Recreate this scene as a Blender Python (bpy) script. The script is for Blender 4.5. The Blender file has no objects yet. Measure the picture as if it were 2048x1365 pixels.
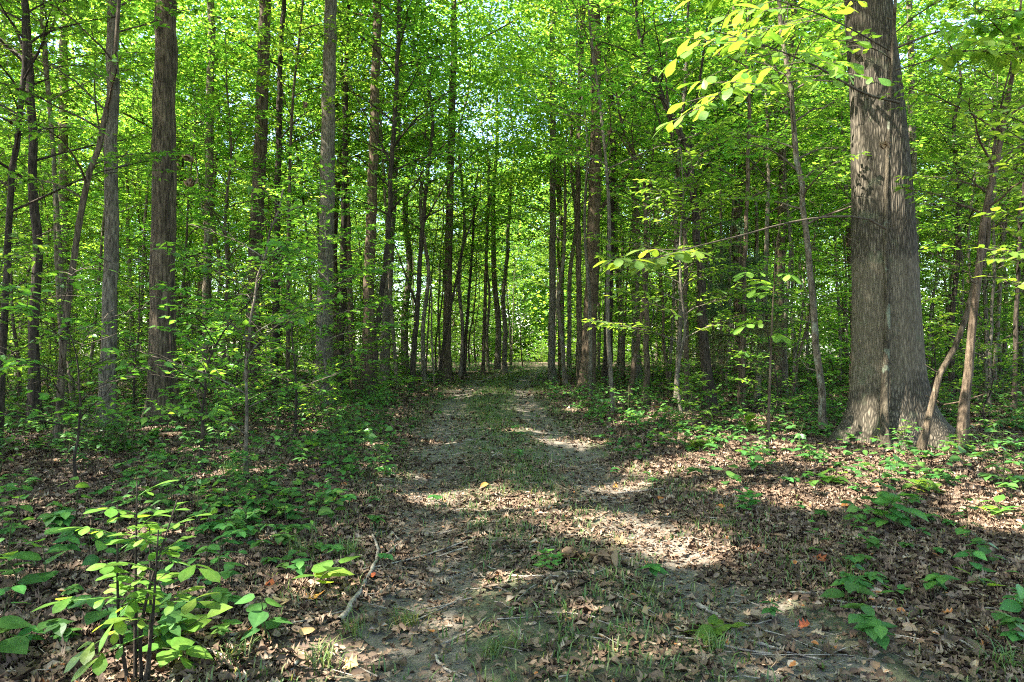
import bpy, math
import numpy as np

# ------------------------------------------------------------------ camera, sky, sun, exposure
S = bpy.context.scene
COL = S.collection
CAM_H, FPX, YH = 1.5, 1365.0, 690.0
cam_d = bpy.data.cameras.new("camera")
cam_d.lens, cam_d.sensor_width = 24.0, 36.0
cam_d.clip_start, cam_d.clip_end = 0.05, 1500
cam = bpy.data.objects.new("camera", cam_d)
COL.objects.link(cam)
cam.location = (0, 0, CAM_H)
cam.rotation_euler = (math.radians(90.31), 0, 0)
S.camera = cam

SUN = np.array([-0.58, -0.17, 0.80]); SUN /= np.linalg.norm(SUN)
world = bpy.data.worlds.new("World"); S.world = world
world.use_nodes = True
wn = world.node_tree
sky = wn.nodes.new("ShaderNodeTexSky"); sky.sky_type = 'NISHITA'; sky.sun_disc = False
sky.sun_elevation = math.asin(SUN[2]); sky.sun_rotation = math.atan2(SUN[0], SUN[1])
wn.links.new(sky.outputs[0], wn.nodes["Background"].inputs[0])
wn.nodes["Background"].inputs[1].default_value = 0.12
sun_d = bpy.data.lights.new("sun", 'SUN'); sun_d.energy = 5.0; sun_d.angle = math.radians(0.5)
sun_d.color = (1.0, 0.95, 0.86)
sun = bpy.data.objects.new("sun", sun_d); COL.objects.link(sun)
sun.rotation_euler = (0, 0, 0)
from mathutils import Vector
sun.rotation_mode = 'QUATERNION'
sun.rotation_quaternion = Vector(SUN).to_track_quat('Z', 'Y')
S.view_settings.view_transform = 'Standard'; S.view_settings.look = 'None'
S.view_settings.gamma = 1.0
S.view_settings.exposure = 2.95
S.cycles.max_bounces = 8; S.cycles.diffuse_bounces = 5; S.cycles.glossy_bounces = 2
S.cycles.transmission_bounces = 6; S.cycles.use_denoising = False; S.cycles.filter_width = 1.1
S.cycles.caustics_reflective = False; S.cycles.caustics_refractive = False

# ------------------------------------------------------------------ terrain functions
_pc = np.polyfit([1, 3, 6.6, 10.8, 18.6, 27, 34, 45, 60, 75], [.62, .5, .15, -.25, -.55, -.38, .15, 2.2, 6.5, 12], 5)
def path_x(y):
    y = np.asarray(y, float)
    return np.polyval(_pc, np.clip(y, -2, 75))
def ground_z(x, y):
    x = np.asarray(x, float); y = np.asarray(y, float)
    d = x - path_x(y)
    z = .035*np.sin(x*.9+1.3)*np.sin(y*.7+.4) + .02*np.sin(x*2.3+y*1.7) + .012*np.sin(x*4.1-y*3.3+1)
    z = z - .05*np.exp(-((d-.92)/.3)**2) - .05*np.exp(-((d+.92)/.3)**2) + .015*np.exp(-(d/.4)**2)
    z = z + .05*(1-np.exp(-(np.maximum(np.abs(d)-1.2, 0)/1.2)**2))
    far = np.maximum(y-36, 0)
    return z - .008*far*far/(far+10)
def gp(px, py):
    """ground point under a pixel of the 2048-wide photograph"""
    d = CAM_H*FPX/(py-YH); x = (px-1024)/FPX*d
    return np.array([x, d, float(ground_z(x, d))])
def pp(px, py, d):
    return np.array([(px-1024)/FPX*d, d, CAM_H+(YH-py)/FPX*d])

# ------------------------------------------------------------------ mesh builder
class MB:
    def __init__(s): s.v = []; s.f = []; s.m = []; s.a = []; s.sm = []; s.n = 0
    def add(s, v, faces, mat=0, rnd=0.5, smooth=False):
        """faces: list of (k x n) int arrays"""
        v = np.asarray(v, np.float32)
        s.v.append(v)
        s.a.append(np.full(len(v), rnd, np.float32) if np.isscalar(rnd) else np.asarray(rnd, np.float32))
        for f in faces:
            f = np.asarray(f, np.int32)
            if not len(f): continue
            s.f.append(f+s.n); s.m.append(np.full(len(f), mat, np.int32)); s.sm.append(np.full(len(f), smooth, bool))
        s.n += len(v)
    def mesh(s, name, mats, off=None):
        me = bpy.data.meshes.new(name)
        v = np.concatenate(s.v) if s.v else np.zeros((0, 3), np.float32)
        if off is not None: v = v-np.asarray(off, np.float32)
        me.vertices.add(len(v)); me.vertices.foreach_set("co", v.ravel())
        sizes = np.concatenate([np.full(len(f), f.shape[1], np.int32) for f in s.f])
        loops = np.concatenate([f.ravel() for f in s.f])
        me.loops.add(len(loops)); me.loops.foreach_set("vertex_index", loops)
        me.polygons.add(len(sizes))
        me.polygons.foreach_set("loop_start", np.concatenate([[0], np.cumsum(sizes)[:-1]]).astype(np.int32))
        for m in mats: me.materials.append(m)
        me.polygons.foreach_set("material_index", np.concatenate(s.m))
        me.polygons.foreach_set("use_smooth", np.concatenate(s.sm))
        at = me.attributes.new("rnd", 'FLOAT', 'POINT'); at.data.foreach_set("value", np.concatenate(s.a))
        me.update(); me.validate()
        return me
    def build(s, name, mats, parent=None, loc=None):
        o = bpy.data.objects.new(name, s.mesh(name, mats, loc)); COL.objects.link(o)
        if parent is not None: o.parent = parent
        elif loc is not None: o.location = [float(c) for c in loc]
        return o

def tag(o, label=None, cat=None, group=None, kind=None):
    if label: o["label"] = label
    if cat: o["category"] = cat
    if group: o["group"] = group
    if kind: o["kind"] = kind
    return o
def empty(name, loc, label, cat, group=None):
    o = bpy.data.objects.new(name, None); COL.objects.link(o); o.location = [float(c) for c in loc]
    return tag(o, label, cat, group)
def dup(root, loc, rz, sc=1.0, label=None, group=None, tilt=(0, 0)):
    r = root.copy(); COL.objects.link(r); r.location = [float(c) for c in loc]
    r.rotation_euler = (tilt[0], tilt[1], rz); r.scale = (sc, sc, sc)
    if label: r["label"] = label
    if group: r["group"] = group
    for ch in root.children:
        c = ch.copy(); COL.objects.link(c); c.parent = r
    return r

def norm(v): return v/np.maximum(np.linalg.norm(v, axis=-1, keepdims=True), 1e-9)
def spline(P, m):
    """Catmull-Rom through P (any columns), m samples by chord length"""
    P = np.asarray(P, float)
    if len(P) < 3:
        t = np.linspace(0, 1, m)[:, None]; return P[0]*(1-t)+P[-1]*t
    L = np.concatenate([[0], np.cumsum(np.linalg.norm(np.diff(P[:, :3], axis=0), axis=1))])
    Q = np.vstack([2*P[0]-P[1], P, 2*P[-1]-P[-2]])
    t = np.linspace(0, L[-1], m); i = np.clip(np.searchsorted(L, t, side='right')-1, 0, len(P)-2)
    u = ((t-L[i])/np.maximum(L[i+1]-L[i], 1e-9))[:, None]
    a, b, c, d = Q[i], Q[i+1], Q[i+2], Q[i+3]
    return .5*((2*b)+(c-a)*u+(2*a-5*b+4*c-d)*u*u+(3*b-a-3*c+d)*u**3)
def tube(mb, pts, rad, n=8, mat=0, rnd=.5, rough=0., rng=None, flare=None):
    pts = np.asarray(pts, float); m = len(pts); rad = np.broadcast_to(np.asarray(rad, float), (m,))
    t = norm(np.gradient(pts, axis=0))
    ref = np.array([0, 1., 0]) if abs(t[:, 2].mean()) > .6 else np.array([0, 0, 1.])
    u = norm(np.cross(t, ref)); w = np.cross(t, u)
    a = np.linspace(0, 2*np.pi, n, endpoint=False)
    R = np.repeat(rad[:, None], n, 1)
    if rough and rng is not None: R = R*(1+rough*rng.normal(size=R.shape))
    if flare is not None: R = R*flare(pts, a)
    ring = pts[:, None]+R[:, :, None]*(np.cos(a)[None, :, None]*u[:, None]+np.sin(a)[None, :, None]*w[:, None])
    v = np.vstack([ring.reshape(-1, 3), pts[-1]+t[-1]*rad[-1]*.6])
    i = (np.arange(m-1)[:, None]*n+np.arange(n)).ravel()
    j = (np.arange(m-1)[:, None]*n+(np.arange(n)+1) % n).ravel()
    q = np.stack([i, j, j+n, i+n], 1)
    k = (m-1)*n+np.arange(n)
    cap = np.stack([k, (m-1)*n+(np.arange(n)+1) % n, np.full(n, m*n)], 1)
    mb.add(v, [q, cap], mat, rnd, True)

def scatter(mb, tv, tf, org, dirn, nor, size, mat=0, rnd=None, smooth=False, wscale=None):
    """copies of a template (x = across, y = along, z = normal) at org"""
    org = np.asarray(org, float); N = len(org)
    if not N: return
    y = norm(np.asarray(dirn, float)); z = np.asarray(nor, float)
    z = norm(z-(z*y).sum(1, keepdims=True)*y); x = np.cross(y, z)
    size = np.broadcast_to(np.asarray(size, float), (N,))[:, None, None]
    ws = 1.0 if wscale is None else np.asarray(wscale)[:, None, None]
    T = np.asarray(tv, float)
    v = org[:, None]+size*(T[None, :, 0:1]*ws*x[:, None]+T[None, :, 1:2]*y[:, None]+T[None, :, 2:3]*z[:, None])
    k = len(T)
    r = np.repeat(np.full(N, .5) if rnd is None else np.asarray(rnd), k)
    if k > 8: r = r+np.tile(np.where(np.arange(k) % 3 == 1, .16, -.04), N)
    fs = [(np.asarray(f)[None]+(np.arange(N)*k)[:, None, None]).reshape(-1, np.asarray(f).shape[1]) for f in tf]
    mb.add(v.reshape(-1, 3), fs, mat, r, smooth)

# leaf shapes, unit length along y
LEAF4 = ([[0, 0, 0], [.26, .42, .06], [0, 1, -.08], [-.26, .42, .06]], [[[0, 1, 2], [0, 2, 3]]])
def leafshape(ws, ys, fold=.12, droop=.15, mid=5):
    """pointed blade with a folded midrib: half widths ws at ys"""
    n = len(ys); V = []
    for w, y in zip(ws, ys):
        zc = -droop*y*y
        V += [[-w, y-.04*(w > 0), zc+fold*w], [0, y, zc], [w, y-.04*(w > 0), zc+fold*w]]
    F = []
    for i in range(n-1):
        a = 3*i; F += [[a, a+1, a+4, a+3], [a+1, a+2, a+5, a+4]]
    return (V, [F])
LEAF_OV = leafshape([.01, .2, .29, .24, .11, .0], [0, .15, .38, .62, .84, 1])
LEAF_BROAD = leafshape([.02, .32, .42, .36, .18, .0], [0, .12, .35, .6, .82, 1.0], .1, .2)
LEAF_LANCE = leafshape([.02, .12, .17, .14, .07, .0], [0, .18, .42, .65, .85, 1.0], .15, .25)
LEAF_OBOV = leafshape([.01, .1, .19, .26, .2, .0], [0, .2, .42, .65, .85, 1.0], .1, .22)
def dryleaf(seed, lobed):
    r = np.random.default_rng(seed); n = 8 if lobed else 5
    ys = np.linspace(0, 1, n)
    base = np.sin(np.pi*np.clip(ys*.9+.05, 0, 1))**.8*.3
    if lobed: base = base*np.where(np.arange(n) % 2 == 1, 1.25, .55)
    base[0] = .015; base[-1] = .03
    curl = r.uniform(.2, 2.0); bend = r.uniform(-.5, .7); tw = r.uniform(-.6, .6)
    V = []
    for w, y in zip(base, ys):
        zc = bend*(y-.5)**2*.8
        th = tw*(y-.5)
        for sx in (-1, 0, 1):
            xx = sx*w*r.uniform(.85, 1.15); zz = curl*xx*xx*2.2
            V.append([xx*math.cos(th)-zz*math.sin(th), y-.5, zc+xx*math.sin(th)+zz*math.cos(th)])
    F = []
    for i in range(n-1):
        a = 3*i; F += [[a, a+1, a+4, a+3], [a+1, a+2, a+5, a+4]]
    return (V, [F])

# ------------------------------------------------------------------ materials
def mat(name):
    m = bpy.data.materials.new(name); m.use_nodes = True
    nt = m.node_tree; b = nt.nodes["Principled BSDF"]
    return m, nt, b
def ramp(nt, stops, src):
    r = nt.nodes.new("ShaderNodeValToRGB"); e = r.color_ramp.elements
    while len(e) < len(stops): e.new(.5)
    for k, (p, c) in enumerate(stops): e[k].position = p; e[k].color = (*c, 1)
    nt.links.new(src, r.inputs[0]); return r.outputs[0]
def attr(nt, name="rnd"):
    a = nt.nodes.new("ShaderNodeAttribute"); a.attribute_name = name; return a.outputs["Fac"]
def noise(nt, scale, detail=4, vec=None, rough=.6):
    n = nt.nodes.new("ShaderNodeTexNoise"); n.inputs["Scale"].default_value = scale
    n.inputs["Detail"].default_value = detail; n.inputs["Roughness"].default_value = rough
    if vec is not None: nt.links.new(vec, n.inputs["Vector"])
    return n.outputs["Fac"]
def mapping(nt, scale, which="Object"):
    tc = nt.nodes.new("ShaderNodeTexCoord"); mp = nt.nodes.new("ShaderNodeMapping")
    mp.inputs["Scale"].default_value = scale; nt.links.new(tc.outputs[which], mp.inputs["Vector"])
    return mp.outputs[0]
def mth(nt, op, a, b=None):
    n = nt.nodes.new("ShaderNodeMath"); n.operation = op
    for i, x in enumerate((a, b)):
        if x is None: continue
        if isinstance(x, (int, float)): n.inputs[i].default_value = x
        else: nt.links.new(x, n.inputs[i])
    return n.outputs[0]
def mixc(nt, fac, a, b, mode='MIX'):
    n = nt.nodes.new("ShaderNodeMix"); n.data_type = 'RGBA'; n.blend_type = mode
    for s, x in ((0, fac), (6, a), (7, b)):
        if isinstance(x, (int, float)): n.inputs[s].default_value = x
        elif isinstance(x, tuple): n.inputs[s].default_value = (*x, 1)
        else: nt.links.new(x, n.inputs[s])
    return n.outputs[2]
def bump(nt, h, b, strength=.5, dist=.02):
    n = nt.nodes.new("ShaderNodeBump"); n.inputs["Strength"].default_value = strength; n.inputs["Distance"].default_value = dist
    nt.links.new(h, n.inputs["Height"]); nt.links.new(n.outputs[0], b.inputs["Normal"])

def leaf_mat(name, c0, c1, c2, trans=2.2, fac=.45, rough=.45, spec=.35, spots=False):
    m, nt, b = mat(name)
    col = ramp(nt, [(0, c0), (.55, c1), (1, c2)], attr(nt))
    oi = nt.nodes.new("ShaderNodeObjectInfo")
    hsv = nt.nodes.new("ShaderNodeHueSaturation"); hsv.inputs["Saturation"].default_value = .93
    nt.links.new(mth(nt, 'ADD', mth(nt, 'MULTIPLY', oi.outputs["Random"], .03), .485), hsv.inputs["Hue"])
    nt.links.new(mth(nt, 'ADD', mth(nt, 'MULTIPLY', oi.outputs["Random"], .4), .8), hsv.inputs["Value"])
    nt.links.new(col, hsv.inputs["Color"]); col = hsv.outputs[0]
    if spots:
        v = mapping(nt, (1, 1, 1))
        col = mixc(nt, 1.0, col, ramp(nt, [(.3, (.72, .78, .7)), (.7, (1.15, 1.1, 1.1))], noise(nt, 55, 3, v)), 'MULTIPLY')
        col = mixc(nt, ramp(nt, [(.7, (0, 0, 0)), (.74, (1, 1, 1))], noise(nt, 75, 2, v)), col, (.13, .09, .03))
    nt.links.new(col, b.inputs["Base Color"]); b.inputs["Roughness"].default_value = rough
    b.inputs["Specular IOR Level"].default_value = spec
    t = nt.nodes.new("ShaderNodeBsdfTranslucent")
    tcol = mixc(nt, 1.0, col, (trans*1.22, trans, trans*.5), 'MULTIPLY')
    nt.links.new(tcol, t.inputs["Color"])
    mx = nt.nodes.new("ShaderNodeMixShader"); mx.inputs[0].default_value = fac
    nt.links.new(b.outputs[0], mx.inputs[1]); nt.links.new(t.outputs[0], mx.inputs[2])
    nt.links.new(mx.outputs[0], nt.nodes["Material Output"].inputs[0])
    return m
def bark_mat(name, dark, light, zs=.18, sc=14., bdist=.02, lichen=None):
    m, nt, b = mat(name)
    v = mapping(nt, (1, 1, zs))
    n1 = noise(nt, sc, 6, v, .65)
    n2 = noise(nt, sc*.12, 3, mapping(nt, (1, 1, .6)))
    h = ramp(nt, [(.35, (0, 0, 0)), (.62, (1, 1, 1))], n1)
    col = mixc(nt, h, dark, light)
    k = ramp(nt, [(.3, (.65, .65, .65)), (.7, (1.2, 1.2, 1.2))], n2)
    col = mixc(nt, 1.0, col, k, 'MULTIPLY')
    if lichen:
        l = ramp(nt, [(.56, (0, 0, 0)), (.64, (1, 1, 1))], noise(nt, 7, 5, mapping(nt, (1, 1, .5))))
        col = mixc(nt, mth(nt, 'MULTIPLY', l, .7), col, lichen)
    nt.links.new(col, b.inputs["Base Color"]); b.inputs["Roughness"].default_value = .9
    b.inputs["Specular IOR Level"].default_value = .15
    bump(nt, h, b, .9, bdist)
    return m
M = {}
M['leaf'] = leaf_mat("maple_leaf", (.032, .097, .013), (.07, .183, .018), (.155, .285, .025), fac=.5, trans=2.6)
M['leaf_far'] = leaf_mat("canopy_leaf", (.034, .1, .012), (.08, .195, .018), (.18, .31, .025), fac=.52, trans=2.7)
M['leaf_low'] = leaf_mat("seedling_leaf", (.026, .095, .022), (.05, .155, .026), (.11, .24, .03), fac=.35, rough=.4, spots=True)
M['leaf_bright'] = leaf_mat("hickory_leaf", (.045, .13, .014), (.08, .185, .016), (.15, .24, .022), fac=.45, spots=True)
M['leaf_paw'] = leaf_mat("pawpaw_leaf", (.055, .15, .014), (.09, .2, .016), (.15, .26, .022), fac=.5, spots=True)
M['cedar'] = leaf_mat("cedar_needle", (.03, .07, .02), (.06, .1, .025), (.16, .12, .05), trans=1.2, fac=.2, rough=.7)
M['grass'] = leaf_mat("grass_blade", (.04, .085, .02), (.07, .13, .024), (.19, .19, .065), fac=.3)
M['bark_brown'] = bark_mat("bark_brown", (.02, .015, .009), (.15, .112, .072), .14, 30)
M['bark_grey'] = bark_mat("bark_grey", (.045, .038, .028), (.2, .168, .122), .22, 34)
M['bark_dark'] = bark_mat("bark_dark", (.014, .011, .008), (.075, .057, .04), .16, 34)
M['bark_pale'] = bark_mat("bark_pale", (.045, .035, .024), (.18, .145, .1), .4, 24, .01, (.2, .21, .155))
M['bark_red'] = bark_mat("bark_red", (.035, .024, .015), (.165, .118, .075), .16, 32)
M['twig'] = bark_mat("twig_bark", (.035, .028, .02), (.1, .08, .055), .3, 30, .004)
M['stick'] = bark_mat("dead_wood", (.11, .09, .07), (.33, .28, .22), .25, 30, .006)
M['stem'] = bark_mat("green_stem", (.03, .035, .012), (.07, .08, .03), .3, 30, .003)

def litter_mat(name, stops, rough=.75):
    m, nt, b = mat(name)
    col = ramp(nt, stops, attr(nt))
    n = noise(nt, 40, 3, mapping(nt, (1, 1, 1)))
    col = mixc(nt, 1.0, col, ramp(nt, [(.3, (.7, .7, .7)), (.7, (1.2, 1.2, 1.2))], n), 'MULTIPLY')
    nt.links.new(col, b.inputs["Base Color"]); b.inputs["Roughness"].default_value = rough
    b.inputs["Specular IOR Level"].default_value = .25
    return m
M['litter'] = litter_mat("dry_leaf", [(0, (.03, .019, .012)), (.3, (.075, .046, .028)), (.55, (.13, .082, .05)), (.8, (.21, .145, .095)), (.95, (.34, .26, .18)), (1, (.30, .11, .03))])
M['orange'] = litter_mat("orange_leaf", [(0, (.24, .045, .02)), (.4, (.33, .11, .025)), (.7, (.38, .2, .04)), (1, (.32, .21, .1))])
M['wither'] = litter_mat("withered_leaf", [(0, (.08, .05, .03)), (.5, (.17, .11, .06)), (1, (.3, .17, .07))])

def ground_mat():
    m, nt, b = mat("forest_soil")
    v = mapping(nt, (1, 1, 1))
    vo = nt.nodes.new("ShaderNodeTexVoronoi"); vo.inputs["Scale"].default_value = 16; nt.links.new(v, vo.inputs["Vector"])
    c = ramp(nt, [(0, (.03, .02, .013)), (.35, (.075, .048, .03)), (.7, (.12, .078, .05)), (1, (.2, .14, .095))], vo.outputs["Color"])
    n = noise(nt, 1.3, 6, v)
    c = mixc(nt, 1.0, c, ramp(nt, [(.3, (.6, .6, .6)), (.7, (1.2, 1.2, 1.2))], n), 'MULTIPLY')
    nt.links.new(c, b.inputs["Base Color"]); b.inputs["Roughness"].default_value = .95
    bump(nt, vo.outputs["Distance"], b, .8, .03)
    return m
def path_mat():
    m, nt, b = mat("path_dirt")
    v = mapping(nt, (1, 1, 1))
    n1 = noise(nt, 3.0, 8, v, .7); n2 = noise(nt, 60, 8, v, .75)
    grey = mixc(nt, ramp(nt, [(.38, (0, 0, 0)), (.6, (1, 1, 1))], n2), (.05, .039, .028), (.175, .142, .106))
    moss = mixc(nt, ramp(nt, [(.38, (0, 0, 0)), (.62, (1, 1, 1))], n2), (.035, .034, .015), (.12, .115, .055))
    a = attr(nt)   # 1 in the wheel tracks, 0 between and beside them
    f = mth(nt, 'ADD', a, mth(nt, 'MULTIPLY', mth(nt, 'SUBTRACT', n1, .5), 1.6))
    c = mixc(nt, ramp(nt, [(.35, (0, 0, 0)), (.6, (1, 1, 1))], f), moss, grey)
    nt.links.new(c, b.inputs["Base Color"]); b.inputs["Roughness"].default_value = .95
    bump(nt, n2, b, .7, .02)
    return m
M['soil'] = ground_mat(); M['path'] = path_mat()

# ------------------------------------------------------------------ ground and path
def axis(*segs):
    out = [segs[0][0]]
    for a, b_, st in segs:
        k = max(1, int(round((b_-a)/st))); out += list(a+(b_-a)*np.arange(1, k+1)/k)
    return np.array(out)
def sheet(name, X, Y, fn, m, off=0., rnd=None):
    g = MB(); ny, nx = X.shape
    v = np.stack([X, Y, fn(X, Y)+off], -1).reshape(-1, 3)
    i = (np.arange(ny-1)[:, None]*nx+np.arange(nx-1)).ravel()
    g.add(v, [np.stack([i, i+1, i+nx+1, i+nx], 1)], 0, .5 if rnd is None else rnd.ravel(), True)
    return tag(g.build(name, [m]), kind='structure')
gx = axis((-160, -40, 12), (-40, -12, 1.2), (-12, 12, .13), (12, 40, 1.2), (40, 160, 12))
gy = axis((-25, 1, 1.5), (1, 14, .13), (14, 45, .5), (45, 120, 3), (120, 260, 20))
X, Y = np.meshgrid(gx, gy)
sheet("ground", X, Y, ground_z, M['soil'])
py_ = axis((-2, 16, .12), (16, 58, .4)); px_ = np.linspace(-1, 1, 31)
T, Y = np.meshgrid(px_, py_)
edge = 1.42+.22*np.sin(Y*1.9+np.sign(T)*2)+.12*np.sin(Y*4.7+1)+.1*np.sin(Y*9.1)
D = T*edge
rut = np.maximum(np.exp(-((D-.92)/.38)**2), np.exp(-((D+.92)/.34)**2))
sheet("path", path_x(Y)+D, Y, ground_z, M['path'], .004, rut)

# ------------------------------------------------------------------ sun holes in the canopy
HOLES = []
def hole(px, py, r, z=None, d=None):
    HOLES.append((gp(px, py) if d is None else pp(px, py, d), r))
for a in [(900, 985, .2), (960, 990, .3), (1040, 1000, .26), (1130, 1025, .22), (1230, 1045, .25), (1330, 1065, .22), (1400, 1090, .2),
          (1250, 970, .2), (1120, 885, .2), (1180, 892, .18), (1060, 870, .2), (1020, 790, .1), (1060, 768, .1), (950, 770, .1), (1040, 818, .12),
          (1330, 940, .35), (1430, 930, .45), (1540, 905, .5), (1650, 930, .5), (1760, 960, .45), (1860, 985, .45), (1980, 1010, .4), (1500, 980, .3),
          (1640, 1010, .3), (2040, 1060, .3), (1420, 880, .4), (1320, 840, .5), (1560, 850, .5),
          (1580, 1200, .05), (1000, 1170, .06), (660, 1180, .12), (770, 1170, .05), (300, 1090, .1), (480, 965, .3), (620, 860, .3), (1260, 1120, .02), (1340, 1310, .03), (600, 1290, .03), (1180, 1250, .03)]:
    hole(*a)
for a in [(1715, 230, .35, None, 9.9), (1715, 160, .25, None, 9.9), (1720, 820, .3, None, 9.6), (1712, 300, .2, None, 9.9), (1830, 860, .2, None, 9.6), (1520, 60, .7, None, 7.5), (1560, 130, .6, None, 7.5),
          (1640, 40, .5, None, 7.5), (1450, 90, .6, None, 7.5), (1540, 560, .25, None, 9.4), (2020, 500, .4, None, 6), (290, 1020, .2, None, 3), (230, 1150, .2, None, 3), (340, 1220, .12, None, 3)]:
    hole(*a)
_r = np.random.default_rng(13)
for _ in range(70):      # small flecks of sun in the wood left of the path
    _y = _r.uniform(6.5, 22); _x = -_r.uniform(1.2, .72*_y); HOLES.append((np.array([_x, _y, float(ground_z(_x, _y))+_r.uniform(0, 1.2)]), _r.uniform(.02, .16)))
for _ in range(60):      # and on the right
    _y = _r.uniform(7.5, 22); _x = _r.uniform(1.2, .72*_y); HOLES.append((np.array([_x, _y, float(ground_z(_x, _y))+_r.uniform(0, .5)]), _r.uniform(.02, .22)))
for _ in range(26):
    _y = _r.uniform(3, 6.5); _x = _r.uniform(-.7*_y, .7*_y); HOLES.append((np.array([_x, _y, float(ground_z(_x, _y))]), _r.uniform(-.02, .03)))
HP = np.array([h[0] for h in HOLES]); HR = np.array([h[1]*1.45+.06 for h in HOLES])
def keep_mask(P, rng):
    """False for leaves that would stand in the way of a sunbeam which reaches the floor in the photograph"""
    P = np.asarray(P, np.float32); k = np.ones(len(P), bool)
    for p, r in zip(HP, HR):
        w = P-p; t = w@SUN
        d2 = (w*w).sum(1)-t*t
        k &= ~((t > 1.2) & (d2 < (r*rng.uniform(.75, 1.3, len(P)))**2))
    return k

# ------------------------------------------------------------------ trees
UP = np.array([0, 0, 1.])
def spray_leaves(rng, tw_pts, leaf, dens=1.0, sag=.25):
    """leaves both sides along polylines tw_pts (N x m x 3): origins, directions, normals, sizes"""
    O, D_, N_, Sz = [], [], [], []
    for P in tw_pts:
        L = np.linalg.norm(np.diff(P, axis=0), axis=1).sum()
        k = max(3, int(L/(leaf*.5)*dens))
        t = np.sort(rng.uniform(.12, 1, k)); x = t*(len(P)-1); i = np.minimum(x.astype(int), len(P)-2); f = (x-i)[:, None]
        o = P[i]*(1-f)+P[i+1]*f; tg = norm(P[i+1]-P[i])
        side = np.where(np.arange(k) % 2 == 0, 1., -1.)[:, None]
        lat = norm(np.cross(UP, tg)+1e-6)*side
        d = norm(tg*rng.uniform(.2, .9, (k, 1))+lat+rng.normal(0, .18, (k, 3))-UP*rng.uniform(0, sag*2, (k, 1)))
        O.append(o); D_.append(d); N_.append(UP+rng.normal(0, .3, (k, 3))); Sz.append(leaf*rng.uniform(.6, 1.2, k))
        O.append(P[-1:]); D_.append(norm(tg[-1:]-UP*.15)); N_.append(UP[None]+rng.normal(0, .2, (1, 3))); Sz.append([leaf])
    return np.vstack(O), np.vstack(D_), np.vstack(N_), np.concatenate(Sz)

def branch(rng, P0, az, L, up, r, mb, bmat, n=5, sides=5, wob=.12, droop=.5):
    m = 7; s = np.linspace(0, 1, m)
    d = np.stack([np.cos(az)*np.ones(m), np.sin(az)*np.ones(m), up*(1-droop*s*1.4)], 1)
    d[:, :2] += np.cumsum(rng.normal(0, wob, (m, 2)), axis=0); d[:, 2] += rng.normal(0, wob*.6, m)
    d = norm(d); P = P0+np.vstack([np.zeros(3), np.cumsum(d[:-1], axis=0)])*L/(m-1)
    tube(mb, P, r*(1-.85*s)+.002, sides, bmat, rng.uniform())
    return P
def twigs_of(rng, P, L, ntw, frac=.4, mb=None, mat_i=1, z=.1):
    out = []
    for k in range(ntw):
        t = (.18+.8*(k+rng.uniform())/ntw); x = t*(len(P)-1); i = min(int(x), len(P)-2)
        o = P[i]+(P[i+1]-P[i])*(x-i); tg = norm(P[i+1]-P[i])
        lat = norm(np.cross(UP, tg)+1e-6)*(1 if k % 2 else -1)
        l = L*frac*(1.15-.75*t)*rng.uniform(.6, 1.3)
        d = norm(tg*rng.uniform(.4, 1.)+lat*rng.uniform(.6, 1.)+UP*rng.normal(z, .18))
        q = np.stack([o, o+d*l*.5+rng.normal(0, .03*l, 3), o+d*l+rng.normal(0, .05*l, 3)-UP*.06*l])
        out.append(q)
        if mb is not None: tube(mb, q, [.006, .004, .002], 3, mat_i, .5)
    out.append(P[-3:])
    return out

def put_leaves(rng, mb, tw, leaf, shape, dens=1., holes=False, bias=0., matix=0):
    o, d, n, s = spray_leaves(rng, tw, leaf, dens)
    if holes:
        k = keep_mask(o, rng); o, d, n, s = o[k], d[k], n[k], s[k]
    scatter(mb, shape[0], shape[1], o, d, n, s, matix, np.clip(rng.normal(.45+bias, .22, len(o)), 0, 1))

def sapling_crown(rng, tp, tr, mbt, mbc, z0, z1, nb, Lf, leaf, shape=LEAF4, dens=1., holes=False, up=.45, ntw=9, bias=0., base=None, lo=None):
    """layered sprays up a slender trunk tp (pts) tr (radii)"""
    zz = tp[:, 2]; az = rng.uniform(0, 6.28)
    for k in range(nb):
        z = z0+(z1-z0)*((k+rng.uniform(.1, .9))/nb); t = (z-z0)/max(z1-z0, .1)
        i = int(np.clip(np.searchsorted(zz, z)-1, 0, len(tp)-2)); f = np.clip((z-zz[i])/max(zz[i+1]-zz[i], 1e-3), 0, 1)
        p = tp[i]*(1-f)+tp[i+1]*f
        az += 2.4+rng.normal(0, .4); L = Lf(t)*rng.uniform(.7, 1.25)
        P = branch(rng, p, az, L, up+.5*t*rng.uniform(.3, 1), min(.4*tr[i], .006+.008*L), mbt, 0)
        tw = twigs_of(rng, P, L, max(4, int(ntw*min(1.5, .4+L/2))), .42, mbc)
        put_leaves(rng, mbc, tw, leaf, shape, dens, holes, bias)

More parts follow.
